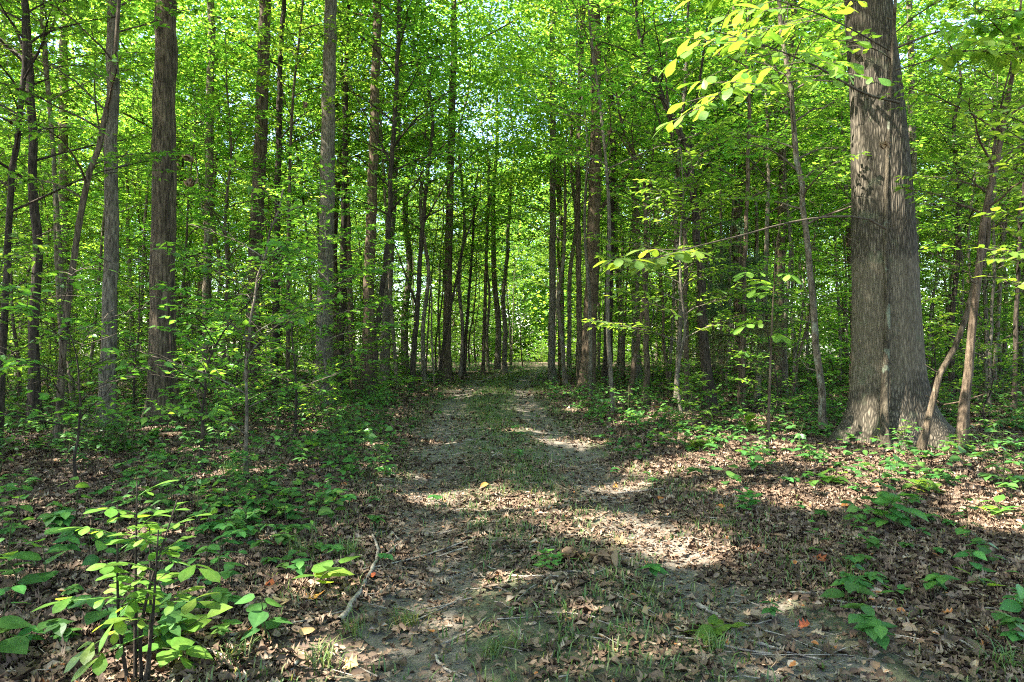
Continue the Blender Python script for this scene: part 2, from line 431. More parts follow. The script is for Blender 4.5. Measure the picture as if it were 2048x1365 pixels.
def canopy_crown(rng, tp, tr, mbt, mbc, z0, z1, R, nl, leaf, per=110, holes=False, blobr=.85, off=0., dens=7):
    zz = tp[:, 2]; az = rng.uniform(0, 6.28)
    for k in range(nl):
        z = z0+(z1-z0)*(k+.5)/nl; t = (k+.5)/nl
        i = int(np.clip(np.searchsorted(zz, z)-1, 0, len(tp)-2)); p = tp[i]
        az += 2.4+rng.normal(0, .5); L = R*(math.sin(math.pi*min(.95, .25+.7*t))**.7)*rng.uniform(.75, 1.2)
        P = branch(rng, p, az, L, .35+.7*t, max(.02, .35*tr[i]), mbt, 0, droop=.35, wob=.16)
        nbl = max(3, int(dens*L/3.5))
        c = P[rng.integers(2, len(P), nbl)]+rng.normal(0, .75, (nbl, 3))*np.array([1, 1, .8])
        for q in c:
            for _ in range(1):
                pass
        n = nbl*per
        o = np.repeat(c, per, 0)+rng.normal(0, 1, (n, 3))*np.array([blobr*1.1, blobr*1.1, blobr*.3])*np.repeat(rng.uniform(.7, 1.2, nbl), per)[:, None]
        if holes: o = o[keep_mask(o, rng)]
        n = len(o)
        d = rng.normal(0, 1, (n, 3)); d[:, 2] = d[:, 2]*.3-.2
        nn = UP+rng.normal(0, .33, (n, 3))
        scatter(mbc, *LEAF4, o, d, nn, leaf*rng.uniform(.65, 1.2, n), 0, np.clip(rng.normal(.45, .22, n), 0, 1), wscale=rng.uniform(1.1, 1.6, n))

def flare_fn(h, k, lobes=0, ph=0., z0=0.):
    def f(p, a):
        e = np.exp(-np.maximum(p[:, 2]-z0, 0)/h)[:, None]
        l = 1+(.45*np.cos(lobes*a+ph)+.25*np.cos((lobes+2)*a+2*ph))[None] if lobes else 1
        return 1+k*e*l
    return f

NAMED = []
def named(label, pix, w0, w1, bark='bark_brown', yb=None, d=None, kind='canopy', H=None, cat="tree", z0=None, nb=10, L=1.6, leaf=.115, shape=LEAF4,
          seed=None, R=3.6, nl=11, forks=(), flare=.35, dens=1., name=None, crown_mat=None, ntw=9, up=.45, bias=0.):
    """a tree traced along its trunk: pixel points from the foot upward, width in pixels at foot and at the last point"""
    rng = np.random.default_rng(1000+len(NAMED) if seed is None else seed)
    d = CAM_H*FPX/(yb-YH) if d is None else d
    pts = [pp(x, y, d) for x, y in pix]
    gz = float(ground_z(pts[0][0], d)); pts[0][2] = gz-.05
    ca = math.cos(math.atan((pix[0][0]-1024)/FPX)); r0, r1 = w0/2/FPX*d*ca, w1/2/FPX*d*ca
    pts = np.array(pts); top = pts[-1][2]
    zs = pts[:, 2]
    rad = r0+(r1-r0)*np.clip((zs-zs[0])/max(top-zs[0], .1), 0, 1)
    if H and H > top+.5:
        dv = pts[-1]-pts[-2]; dv = dv/max(abs(dv[2]), .1); dv[:2] *= .5
        k = max(2, int((H-top)/2.5))
        ext = np.array([pts[-1]+dv*(H-top)*(j/k)+np.array([rng.normal(0, .12), rng.normal(0, .12), 0]) for j in range(1, k+1)])
        pts = np.vstack([pts, ext]); rad = np.concatenate([rad, r1*np.linspace(1, .18, k+1)[1:]])
    m = max(14, int((pts[-1, 2]-pts[0, 2])/.35))
    sp = spline(np.column_stack([pts, rad]), m); tp, tr = sp[:, :3], np.maximum(sp[:, 3], .004)
    tp[1:, :2] += rng.normal(0, .012, (m-1, 2))
    mbt, mbc = MB(), MB()
    ph = rng.uniform(0, 6.28)
    tube(mbt, tp, tr, 14 if w0 > 22 else 9, 0, .5, .025, rng, flare_fn(.45 if w0 > 17 else .2, flare*1.8, 4, ph, gz))
    loc = np.array([pts[0][0], d, gz])
    for _ in range(rng.integers(2, 6) if w0 > 13 else 3):
        i = int(rng.uniform(.1, .55)*m); az = rng.uniform(0, 6.28); e = np.array([math.cos(az), math.sin(az), rng.uniform(-.1, .6)])
        L_ = rng.uniform(.12, .7); q = tp[i]+np.outer(np.array([0, .5, 1])*L_, e)+np.array([[0, 0, 0], rng.normal(0, .03, 3), [0, 0, .06]]); q[0] -= e*.02
        tube(mbt, q, np.array([.9, .6, .25])*min(.018, tr[i]*.3), 5, 0, .5)
    for (fp, fw0, fw1) in forks:   # forks: extra stems traced the same way
        q = np.array([pp(x, y, d) for x, y in fp]); q[1:, 1] += rng.normal(0, .15, len(q)-1)
        fs = spline(q, 12); fr = np.linspace(fw0, fw1, 12)/2/FPX*d*ca
        tube(mbt, fs, fr, 6, 0, .5)
        if kind != 'bare':
            tw = twigs_of(rng, fs, np.linalg.norm(fs[-1]-fs[0]), 10, .35, mbc)
            put_leaves(rng, mbc, tw, leaf, shape, dens, True, bias)
    if kind == 'canopy':
        Ht = tp[-1, 2]
        canopy_crown(rng, tp, tr, mbt, mbc, Ht*.52, Ht*.97, R, nl, .15, holes=True)
        if z0 is not None:
            sapling_crown(rng, tp, tr, mbt, mbc, z0, min(Ht*.5, z0+6), nb, lambda t: L*(1-.3*t), leaf, shape, dens, True, up, ntw, bias)
    elif kind == 'slim':
        Ht = tp[-1, 2]
        sapling_crown(rng, tp, tr, mbt, mbc, z0 if z0 is not None else 1.8, Ht*.98, int(nb*(1.7 if cat == 'tree' else 1)), lambda t: L*(1.15-.55*t), leaf, shape, dens*1.15, True, up, ntw, bias)
    o = empty(name or ("forest_tree" if kind == 'canopy' else "slender_tree"), loc, label, cat)
    mbt.build("trunk", [M[bark]], o, loc)
    if mbc.n: mbc.build("crown", [crown_mat or (M['leaf_far'] if kind == 'canopy' else M['leaf']), M['twig']], o, loc)
    NAMED.append((loc, r0))
    return o, tp, tr

# --- big trunks, left of the path
named("stout dark brown trunk with a thin vine up its side, thickest left of the path", [(326, 862), (326, 760), (325, 600), (326, 400), (328, 200), (329, 0)], 58, 44, 'bark_brown', d=12.2, H=22, R=4.2, nl=14)
named("straight shaggy grey-brown trunk beside the stout brown one, nearer the frame edge", [(212, 868), (216, 700), (222, 500), (222, 300), (226, 0)], 34, 25, 'bark_grey', d=11.6, H=19, z0=4.2, nb=5, L=1.8)
named("dark narrow trunk forking high up near the frame edge, second from the edge", [(72, 872), (68, 700), (75, 500), (66, 350), (58, 140), (46, 0)], 24, 16, 'bark_dark', d=11.2, H=14, R=3, nl=9, z0=4, nb=8, L=2,
      forks=[([(60, 140), (38, 60), (0, 15)], 9, 4), ([(60, 130), (80, 60), (98, 0)], 7, 4)])
named("sinuous dark trunk at the very edge of the wood, wavering upward", [(-8, 850), (4, 720), (14, 560), (22, 400), (34, 280), (44, 150), (50, 90)], 18, 12, 'bark_dark', d=10.2, kind='slim', H=9, z0=3.4, nb=9, L=1.8)
named("leaning brown sapling trunk tilting toward the shaggy trunk", [(112, 955), (122, 780), (132, 640), (160, 430), (196, 290), (218, 180)], 17, 12, 'bark_brown', d=9.4, kind='slim', H=8, z0=3.2, nb=8, L=1.6)
named("pale grey straight trunk rising beside the path's left verge, lichen spotted", [(646, 800), (650, 640), (653, 400), (657, 200), (660, 0)], 36, 25, 'bark_grey', d=16.5, H=24, R=4, nl=13)
named("brown trunk standing midway between the stout trunk and the pale one", [(504, 790), (508, 640), (512, 480), (520, 300), (529, 0)], 31, 24, 'bark_brown', d=17.8, H=23, R=4, nl=12)
named("thin near-black straight trunk just past the midway brown trunk", [(551, 790), (553, 600), (556, 300), (562, 60), (566, 0)], 15, 10, 'bark_dark', d=19, H=17, R=2.6, nl=8, z0=5, nb=6, L=2)
named("pale slim trunk halfway between the stout and midway brown trunks", [(412, 780), (414, 620), (417, 420), (420, 180), (422, 40)], 20, 15, 'bark_pale', d=21, H=22, R=3.4, nl=10)
named("pale far trunk showing behind the leaning sapling", [(131, 800), (129, 600), (127, 380), (126, 100)], 24, 18, 'bark_pale', d=22, H=23, R=3.4, nl=10)
named("reddish brown trunk close behind the pale verge trunk", [(732, 790), (737, 620), (743, 420), (750, 200), (753, 0)], 24, 17, 'bark_red', d=20.5, H=21, R=3.4, nl=10)
named("dark slim trunk leaning toward the path and forking near the top", [(742, 800), (757, 640), (775, 480), (785, 300), (793, 150), (797, 0)], 12, 8, 'bark_dark', d=18, kind='slim', H=11.5, z0=4.6, nb=12, L=2.2,
      forks=[([(788, 290), (840, 230), (930, 160)], 5, 2), ([(783, 330), (730, 230), (690, 150)], 5, 2)])
named("pale grey trunk third from the path's left edge", [(768, 775), (772, 640), (783, 450), (797, 200), (800, 80)], 19, 13, 'bark_grey', d=25, H=22, R=3.2, nl=10)
named("thin dark trunk paired tightly with a lighter one, by the pale verge trunk", [(681, 780), (684, 640), (688, 400), (692, 150)], 15, 10, 'bark_dark', d=22.5, H=17, R=2.8, nl=8)
named("reddish slim trunk leaning beside the reddish brown one", [(708, 775), (702, 640), (697, 500), (692, 330)], 13, 9, 'bark_red', d=24, H=15, R=2.6, nl=8)
named("dark thin trunk with ascending bare limbs near the path's left edge", [(822, 790), (832, 650), (845, 450), (858, 320), (866, 230)], 12, 6, 'bark_dark', d=21, kind='slim', H=10.5, z0=5, nb=10, L=2.2,
      forks=[([(836, 620), (800, 520), (770, 440)], 5, 2), ([(846, 450), (900, 360), (960, 300)], 4, 2)])
named("grey-brown straight trunk standing right on the path's left edge", [(892, 768), (895, 620), (898, 450), (904, 230), (908, 60)], 18, 13, 'bark_brown', d=27, H=21, R=3.4, nl=10)
named("thin curved black stem arching out beside the path-edge trunk", [(877, 772), (886, 700), (905, 600), (925, 500), (948, 430)], 7, 3, 'bark_dark', d=25.5, kind='slim', H=8, z0=3.5, nb=9, L=1.8)
named("thin straight dark stem nearest the path's far bend on its left side", [(928, 756), (936, 620), (946, 480), (950, 380)], 7, 4, 'bark_dark', d=31, kind='slim', H=10, z0=3.8, nb=10, L=2)
named("slim brown stem in the row of thin ones lining the far bend", [(966, 752), (970, 600), (974, 470), (978, 350)], 8, 5, 'bark_brown', d=33, kind='slim', H=12, z0=4.5, nb=10, L=2)
named("kinked grey trunk at the end of the path, just left of the bend", [(1008, 748), (1011, 660), (1006, 600), (1014, 520), (1020, 400)], 11, 6, 'bark_grey', d=36, H=17, R=3, nl=8)
# --- right of the path
named("straight grey trunk guarding the path's right edge, foot curving out", [(1110, 768), (1104, 740), (1105, 560), (1106, 300), (1105, 80)], 15, 11, 'bark_grey', d=27, H=20, R=3.4, nl=9)
named("pale crooked trunk right behind the grey path-edge guard", [(1131, 776), (1124, 690), (1117, 600), (1128, 500), (1130, 380)], 9, 6, 'bark_pale', d=25, kind='slim', H=10, z0=4.5, nb=9, L=2)
named("slim knobbly brown trunk between the path-edge guard and the thick brown trunk", [(1160, 782), (1158, 600), (1156, 350), (1160, 180), (1168, 0)], 12, 9, 'bark_brown', d=22.5, H=16, R=2.8, nl=8, z0=6, nb=5, L=1.8)
named("thick brown leaning trunk, stoutest close to the path's right side", [(1174, 790), (1182, 600), (1188, 420), (1193, 200), (1190, 0)], 30, 20, 'bark_red', d=21, H=23, R=4, nl=12,
      forks=[([(1196, 425), (1240, 370), (1285, 310)], 9, 4)])
named("dark rough trunk just right of the thick brown leaning one", [(1214, 780), (1217, 620), (1222, 450), (1226, 250)], 19, 14, 'bark_dark', d=23.5, H=20, R=3.2, nl=10)
named("pale brown trunk seen between slim stems on the right, half way to the oak", [(1271, 760), (1272, 620), (1271, 450), (1270, 250)], 18, 14, 'bark_pale', d=28, H=22, R=3.4, nl=10)
named("thin crooked brown trunk leaning away from a slimmer straight one", [(1258, 810), (1266, 740), (1283, 640), (1294, 540)], 11, 6, 'bark_red', d=18.6, kind='slim', H=6, z0=3, nb=7, L=1.6)
named("slim forked trunk with a wide fork at half height, on the right of the path", [(1291, 826), (1294, 650), (1288, 520), (1291, 430), (1283, 340), (1250, 270)], 13, 6, 'bark_brown', d=16.2, kind='slim', H=8.5, z0=3.5, nb=10, L=1.7,
      forks=[([(1291, 430), (1300, 330), (1310, 240)], 7, 3), ([(1285, 350), (1230, 260), (1190, 235)], 5, 2)])
named("thin straight brown stem standing in sunlit litter", [(1374, 838), (1371, 650), (1370, 480), (1352, 330)], 11, 8, 'bark_brown', d=15.4, kind='slim', H=9, z0=3.6, nb=10, L=1.7)
named("dark sinuous trunk with a kink at mid height, closest dark one to the path's right", [(1419, 838), (1412, 740), (1404, 640), (1398, 500), (1386, 380), (1376, 300), (1346, 240)], 22, 12, 'bark_dark', d=14.6, kind='slim', H=10, z0=3.8, nb=12, L=2,
      forks=[([(1380, 310), (1400, 200), (1412, 60)], 8, 4), ([(1384, 370), (1330, 260), (1300, 160)], 6, 3)])
named("slim red-brown stem rising through the cedar's feathery branches", [(1483, 836), (1486, 650), (1492, 450), (1500, 200)], 11, 7, 'bark_red', d=14.8, kind='slim', H=9.5, z0=4.4, nb=9, L=1.8)
named("pale slim stem just right of the cedar", [(1512, 808), (1522, 680), (1530, 560), (1536, 400)], 12, 8, 'bark_pale', d=17.4, kind='slim', H=10, z0=4.6, nb=9, L=1.8)
named("sturdy brown trunk dimly seen between the cedar and the lichen-spotted sapling", [(1556, 790), (1560, 620), (1564, 420), (1570, 200)], 20, 15, 'bark_brown', d=20.5, H=20, R=3.4, nl=10, z0=5, nb=4, L=2)
named("lichen-spotted pale sapling leaning to and fro left of the oak", [(1652, 872), (1640, 780), (1624, 600), (1610, 450), (1598, 330), (1584, 200), (1574, 130), (1556, 0)], 16, 9, 'bark_pale', d=11.2, kind='slim', H=7.2, z0=3.4, nb=10, L=1.6)
named("two-stemmed bare crooked brown sapling leaning up from the litter by the cedar", [(1576, 810), (1590, 750), (1604, 690), (1620, 620)], 8, 5, 'bark_red', d=16.5, kind='slim', H=5, z0=2.6, nb=6, L=1.3)
named("dark slender trunk rising close behind the oak's right flank", [(1835, 800), (1832, 560), (1827, 320), (1823, 100)], 18, 14, 'bark_grey', d=19, H=20, R=3.4, nl=10)
named("dark wavering stem between the oak and the leaning brown pair", [(1902, 820), (1903, 680), (1915, 520), (1918, 380), (1910, 250)], 14, 9, 'bark_dark', d=16.2, kind='slim', H=9, z0=3, nb=11, L=1.8)
named("mottled brown sapling leaning away, the upright one of the leaning pair by the oak", [(1918, 930), (1934, 780), (1946, 640), (1960, 520), (1976, 400), (2002, 290)], 20, 13, 'bark_red', d=8.9, kind='slim', H=6.4, z0=3, nb=9, L=1.4)
named("slanting thin brown sapling crossing in front of the oak's right root", [(1838, 900), (1866, 800), (1896, 720), (1930, 630), (1958, 540), (1976, 460)], 15, 10, 'bark_brown', d=9.2, kind='slim', H=5.6, z0=2.9, nb=6, L=1.2)
named("thin dark stem in the deep shade right of the leaning pair", [(2026, 860), (2030, 700), (2038, 520), (2050, 350)], 12, 8, 'bark_dark', d=14, kind='slim', H=8, z0=2.6, nb=11, L=1.8)
named("slim grey stem in deep shade just right of the leaning pair's upright one", [(1976, 850), (1980, 700), (1988, 560), (1990, 420)], 8, 6, 'bark_grey', d=15.2, kind='slim', H=7.5, z0=2.4, nb=11, L=1.8)
# slender front saplings with wide low sprays
named("thin dark sapling with low level sprays in the shade, nearest the stout trunk's foot", [(402, 960), (404, 860), (408, 760), (430, 690), (470, 640)], 8, 3, 'bark_dark', d=7.9, kind='slim', H=2.6, z0=.55, nb=12, L=1.25, leaf=.1, shape=LEAF_OV, cat="sapling", dens=.8)
named("pale whippy sapling slanting up in front of the midway brown trunk", [(494, 985), (494, 850), (494, 700), (515, 560), (548, 440), (566, 380)], 8, 3, 'bark_pale', d=7.4, kind='slim', H=3.6, z0=.5, nb=15, L=1.2, leaf=.1, shape=LEAF_OV, cat="sapling", dens=.8)
named("leafy low sapling with level sprays before the shaggy trunk", [(150, 1000), (152, 900), (160, 800), (150, 700)], 7, 3, 'bark_dark', d=6.9, kind='slim', H=2.2, z0=.4, nb=12, L=1.1, leaf=.1, shape=LEAF_OV, cat="sapling", dens=.8)
named("bushy sapling spreading between pale verge trunk and midway brown trunk", [(590, 880), (592, 800), (586, 700), (580, 640)], 6, 3, 'bark_dark', d=11, kind='slim', H=2.4, z0=.3, nb=14, L=1.3, leaf=.1, cat="sapling")
named("leafy sapling under the thin near-black trunk", [(270, 840), (268, 760), (275, 690)], 6, 3, 'bark_dark', d=13.5, kind='slim', H=3.4, z0=.5, nb=14, L=1.6, cat="sapling")
named("broad low sapling at the wood's edge, its sprays crossing the sinuous trunk's foot", [(-60, 980), (-50, 860), (-30, 760)], 6, 3, 'bark_dark', d=7.4, kind='slim', H=2.6, z0=.6, nb=13, L=1.3, leaf=.1, shape=LEAF_OV, cat="sapling", dens=.8)

# --- the oak
def make_oak():
    rng = np.random.default_rng(7); d = 10.2
    c = pp(1775, 880, d); loc = np.array([c[0], d, float(ground_z(c[0], d))])
    prof = [(1782, 885, 150), (1779, 830, 146), (1775, 740, 140), (1771, 600, 136), (1765, 400, 126), (1754, 200, 110), (1738, 0, 98)]
    pts = np.array([pp(x, y, d) for x, y, w in prof]); rad = np.array([w/2/FPX*d*.87 for x, y, w in prof])
    pts[0, 2] = loc[2]-.12
    H = 24; k = 8; top = pts[-1].copy()
    ext = np.array([top+np.array([rng.normal(0, .15)-.03*j, rng.normal(0, .15), (H-top[2])*j/k]) for j in range(1, k+1)])
    pts = np.vstack([pts, ext]); rad = np.concatenate([rad, rad[-1]*np.linspace(1, .25, k+1)[1:]])
    sp = spline(np.column_stack([pts, rad]), 110); tp, tr = sp[:, :3], sp[:, 3]
    mbt, mbc = MB(), MB()
    def fl(p, a):
        z = np.maximum(p[:, 2]-loc[2], 0)[:, None]
        e = np.exp(-z/.38); e2 = np.exp(-z/1.1)
        lob = .5+.5*np.cos(5*a+.6)+.35*np.cos(3*a+2.2)
        rid = 1+.012*np.sin(27*a+3*np.sin(p[:, 2:3]*2.1))+.010*np.sin(41*a+2+2*np.sin(p[:, 2:3]*3.3))
        right = np.clip(np.cos(a-3.3), 0, 1)[None]*.35
        return (1+np.exp(-z/.3)*(.34+.5*np.clip(lob, 0, 1.3)[None]+right*2.0)+.13*e2*(1+.5*np.cos(5*a+.6))[None])*rid
    tube(mbt, tp, tr, 88, 0, .5, .006, rng, fl)
    canopy_crown(rng, tp, tr, mbt, mbc, 11.5, 23.5, 7.0, 16, .15, holes=True, dens=9)
    o = empty("oak_tree", loc, "massive oak with furrowed grey bark and flared roots, widest trunk in the wood", "tree")
    m, nt, b = mat("oak_bark")
    v = mapping(nt, (1.25, 1.25, .2)); v2 = mapping(nt, (1, 1, 1))
    n1 = noise(nt, 16, 5, v, .6); vo = nt.nodes.new("ShaderNodeTexVoronoi"); vo.feature = 'DISTANCE_TO_EDGE'; vo.inputs["Scale"].default_value = 26
    wv = nt.nodes.new("ShaderNodeMix"); wv.data_type = 'VECTOR'; wv.inputs[0].default_value = .03
    nn = nt.nodes.new("ShaderNodeTexNoise"); nn.inputs["Scale"].default_value = 5; nt.links.new(v2, nn.inputs["Vector"])
    nt.links.new(v, wv.inputs[4]); nt.links.new(nn.outputs["Color"], wv.inputs[5]); nt.links.new(wv.outputs[1], vo.inputs["Vector"])
    fur = ramp(nt, [(.04, (0, 0, 0)), (.36, (1, 1, 1))], vo.outputs["Distance"])
    h = mth(nt, 'MULTIPLY', fur, mth(nt, 'ADD', mth(nt, 'MULTIPLY', n1, .8), .4))
    rough_col = mixc(nt, h, (.03, .025, .017), (.15, .124, .088))
    fine = noise(nt, 40, 5, mapping(nt, (1, 1, .3)), .7)
    smooth_col = mixc(nt, ramp(nt, [(.35, (0, 0, 0)), (.6, (1, 1, 1))], fine), (.085, .068, .042), (.18, .148, .098))
    tc = nt.nodes.new("ShaderNodeTexCoord"); sx = nt.nodes.new("ShaderNodeSeparateXYZ"); nt.links.new(tc.outputs["Object"], sx.inputs[0])
    zz = mth(nt, 'ADD', sx.outputs[2], mth(nt, 'MULTIPLY', mth(nt, 'SUBTRACT', noise(nt, 7, 6, v2), .5), .6))
    low = mth(nt, 'ADD', mth(nt, 'MULTIPLY', sx.outputs[0], .35), .95)   # rough bark reaches higher on the right
    a = mth(nt, 'MULTIPLY', ramp(nt, [(.42, (0, 0, 0)), (.6, (1, 1, 1))], mth(nt, 'ADD', mth(nt, 'SUBTRACT', zz, low), .5)), ramp(nt, [(.45, (1, 1, 1)), (.55, (0, 0, 0))], mth(nt, 'SUBTRACT', zz, 2.22)))
    a = mth(nt, 'MULTIPLY', a, mth(nt, 'ADD', mth(nt, 'MULTIPLY', fur, .22), .34))
    col = mixc(nt, a, rough_col, smooth_col)
    mo = ramp(nt, [(.58, (0, 0, 0)), (.7, (1, 1, 1))], noise(nt, 3.5, 5, v2))
    col = mixc(nt, mth(nt, 'MULTIPLY', mo, .35), col, (.09, .11, .06))
    nt.links.new(col, b.inputs["Base Color"]); b.inputs["Roughness"].default_value = .92; b.inputs["Specular IOR Level"].default_value = .15
    hb = mixc(nt, a, h, mth(nt, 'MULTIPLY', fine, .5))
    bump(nt, hb, b, .8, .018)
    mbt.build("trunk", [m], o, loc); mbc.build("crown", [M['leaf_far'], M['twig']], o, loc)
    NAMED.append((loc, 1.1))
make_oak()

def vine(lab, pix, d, r0):
    q = spline(np.array([pp(x, y, d) for x, y in pix]), 50); q[0, 2] = ground_z(q[0, 0], q[0, 1])-.03; mb = MB()
    r = np.random.default_rng(3); q[:, :2] += r.normal(0, .006, (50, 2)); tube(mb, q, np.linspace(r0, r0*.5, 50), 6, 0, .5, .05, r)
    tag(mb.build("climbing_vine", [M['bark_dark']], None, q[0]), lab, "vine")
vine("bare woody vine wriggling up the stout trunk's flank", [(349, 870), (343, 760), (341, 640), (346, 520), (340, 450), (333, 415), (341, 360), (344, 270), (339, 190), (345, 100), (342, 20), (337, -60)], 12.04, .022)

# sapling that hugs the oak, with its arching limb and the big pale leaves
def make_hugger():
    rng = np.random.default_rng(17); d = 9.42
    loc = gp(1771, 905); loc[1] = d; loc[0] = pp(1771, 905, d)[0]; loc[2] = float(ground_z(loc[0], d))
    P = np.array([pp(1771, 905, d), pp(1769, 780, d+.19), pp(1775, 640, d+.3), pp(1772, 500, d+.36), pp(1775, 350, d+.4), pp(1781, 200, d+.42), pp(1789, 60, d+.34), pp(1800, -120, d), pp(1820, -420, d)])
    P[0, 2] = loc[2]-.05
    tp = spline(np.column_stack([P, np.array([26, 17, 13, 11, 10, 9, 8, 6, 5])/2/FPX*d*.87]), 60)
    mbt, mbc = MB(), MB()
    tube(mbt, tp[:, :3], tp[:, 3], 12, 0, .5, .05, rng)
    sapling_crown(rng, tp[:, :3], tp[:, 3], mbt, mbc, 5.5, 9, 12, lambda t: 1.8*(1-.4*t), .13, LEAF_OV, 1., True)
    o = empty("slender_tree", loc, "slender lichen-marked tree growing tight against the oak's front, vine-like", "tree")
    mbt.build("trunk", [bark_mat("bark_hugger", (.02, .016, .01), (.1, .08, .052), .2, 26, .02, (.17, .19, .13))], o, loc)
    mbc.build("crown", [M['leaf_paw'], M['twig']], o, loc)
    def limb(pix, r0, r1, nt_, leaf, frac, dens=.8, start=.3, name="branch", shp=LEAF_OBOV):
        q = spline(np.array([pp(x, y, dd) for x, y, dd in pix]), 16)
        mb = MB(); tube(mb, q, np.linspace(r0, r1, 16), 7, 0, .5, .04, rng)
        b = mb.build(name, [M['twig']], o, loc)
        k = int(16*start); L = np.linalg.norm(np.diff(q[k:], axis=0), axis=1).sum()
        mc = MB(); tw = twigs_of(rng, q[k:], L, nt_, frac, mc, z=.05)
        put_leaves(rng, mc, tw, leaf, shp, dens, False, .15)
        lv = mc.build("leaves", [M['leaf_paw'], M['twig']], b, loc)
        return b
    limb([(1772, 458, 9.35), (1735, 438, 9.2), (1670, 433, 9.0), (1580, 445, 8.7), (1480, 472, 8.4), (1390, 494, 8.1), (1300, 520, 7.0), (1215, 522, 6.7)], .017, .003, 12, .19, .2, .9, .58)
    limb([(1800, 205, 9.3), (1740, 190, 8.9), (1690, 165, 8.4), (1640, 135, 7.4), (1570, 105, 6.6), (1500, 80, 6.0), (1430, 62, 5.6)], .018, .004, 18, .18, .3, .75, .3)
    limb([(1690, 165, 8.4), (1620, 160, 7.4), (1540, 170, 6.8), (1450, 190, 6.2), (1370, 230, 5.9)], .01, .003, 14, .18, .3, .7, .25)
    limb([(1780, 100, 9.3), (1700, 55, 8.6), (1620, 20, 7.2), (1520, -10, 6.4), (1440, -30, 6.0)], .012, .003, 16, .18, .3, .75, .25)
    limb([(1795, 95, 9.3), (1870, 65, 9.0), (1950, 45, 8.6), (2060, 25, 8.2)], .014, .004, 18, .2, .4, .9, .15)
    limb([(1792, 140, 9.3), (1860, 120, 8.8), (1940, 100, 8.4), (2050, 110, 8.0)], .01, .003, 16, .2, .4, .9, .2)
make_hugger()

# cedar
def make_cedar():
    rng = np.random.default_rng(33); d = 15.2
    loc = np.array([pp(1478, 800, d)[0], d, 0.]); loc[2] = float(ground_z(loc[0], d))
    P = np.array([loc+[0, 0, -.05], loc+[.05, 0, 1.5], loc+[.0, .05, 2.8], loc+[.08, 0, 4.2]]); tp = spline(P, 24); tr = np.linspace(.06, .012, 24)
    mbt, mbc = MB(), MB(); tube(mbt, tp, tr, 8, 0, .5)
    az = 0
    for k in range(44):
        z = rng.uniform(.9, 4.1); i = np.searchsorted(tp[:, 2]-loc[2], z)-1; i = int(np.clip(i, 0, 22)); az += 2.4
        L = 1.35*(1-.6*(z/4.3))*rng.uniform(.6, 1.2); Q = branch(rng, tp[i], az, L, .15, .012, mbt, 0, droop=1.2)
        for _ in range(9):
            x = rng.uniform(1.5, 5.9); j = int(x); o = Q[j]+(Q[j+1]-Q[j])*(x-j)
            n = 42; e = norm(norm(Q[j+1]-Q[j])+rng.normal(0, .6, 3))*.32
            oo = o+e*rng.uniform(0, 1, (n, 1))+rng.normal(0, .025, (n, 3))
            scatter(mbc, *LEAF4, oo, e+rng.normal(0, .16, (n, 3)), rng.normal(0, 1, (n, 3)), rng.uniform(.05, .1, n), 0, np.clip(rng.normal(.35 if z > 1.9 else .75, .25, n), 0, 1), wscale=np.full(n, .35))
    o = empty("cedar_tree", loc, "feathery young cedar with browning lower branches among slim stems", "tree")
    mbt.build("trunk", [M['bark_red']], o, loc); mbc.build("crown", [M['cedar'], M['twig']], o, loc)
    NAMED.append((loc, .8))
make_cedar()

# ------------------------------------------------------------------ prototypes for the wood behind
def proto_canopy(seed, H, r, bark, lean=0.):
    rng = np.random.default_rng(seed); k = 9
    P = np.array([[rng.normal(0, .1)*j*.5+lean*j*H/k, rng.normal(0, .1)*j*.5, H*j/k] for j in range(k+1)]); P[0] = (0, 0, -.3)
    tp = spline(P, 40); tr = r*np.linspace(1, .2, 40)
    mbt, mbc = MB(), MB(); tube(mbt, tp, tr, 9, 0, .5, .02, rng, flare_fn(.35, .3, 4, 1.))
    canopy_crown(rng, tp, tr, mbt, mbc, H*.34, H*.97, 3.9, 16, .2, per=125, blobr=.6, dens=4.4)
    return mbt, mbc
def proto_under(seed, H, r, L, nb, bark, leaf=.13, z0=1.2):
    rng = np.random.default_rng(seed); k = 6; lx, ly = rng.normal(0, .06, 2)
    P = np.array([[lx*H*j/k+rng.normal(0, .07), ly*H*j/k+rng.normal(0, .07), H*j/k] for j in range(k+1)]); P[0] = (0, 0, -.2)
    tp = spline(P, 24); tr = r*np.linspace(1, .15, 24)
    mbt, mbc = MB(), MB(); tube(mbt, tp, tr, 7, 0, .5, .03, rng)
    sapling_crown(rng, tp, tr, mbt, mbc, z0, H*.98, nb, lambda t: L*(1-.5*t), leaf, LEAF4, 1.15, ntw=10)
    return mbt, mbc
def proto(name, mbs, bark, cat, first=[0]):
    o = empty(name, (0, 0, 0), "", cat)
    mbs[0].build("trunk", [M[bark]], o); mbs[1].build("crown", [M['leaf_far'], M['twig']], o)
    return o
class Pool:
    """prototypes; the first use moves the prototype itself, later uses copy it"""
    def __init__(s, items): s.items = items; s.used = [False]*len(items)
    def place(s, k, loc, rz, sc, label, group):
        o = s.items[k]
        if not s.used[k]:
            s.used[k] = True
            o.location = [float(c) for c in loc]; o.rotation_euler = (0, 0, rz); o.scale = (sc, sc, sc)
            o["label"] = label; o["group"] = group
            return o
        return dup(o, loc, rz, sc, label, group)
CAN = Pool([proto("far_tree", proto_canopy(60+i, H, r, b), b, "tree") for i, (H, r, b) in enumerate([(21, .17, 'bark_grey'), (23, .2, 'bark_brown'), (20, .105, 'bark_pale'), (22, .16, 'bark_red'), (19, .09, 'bark_grey')])])
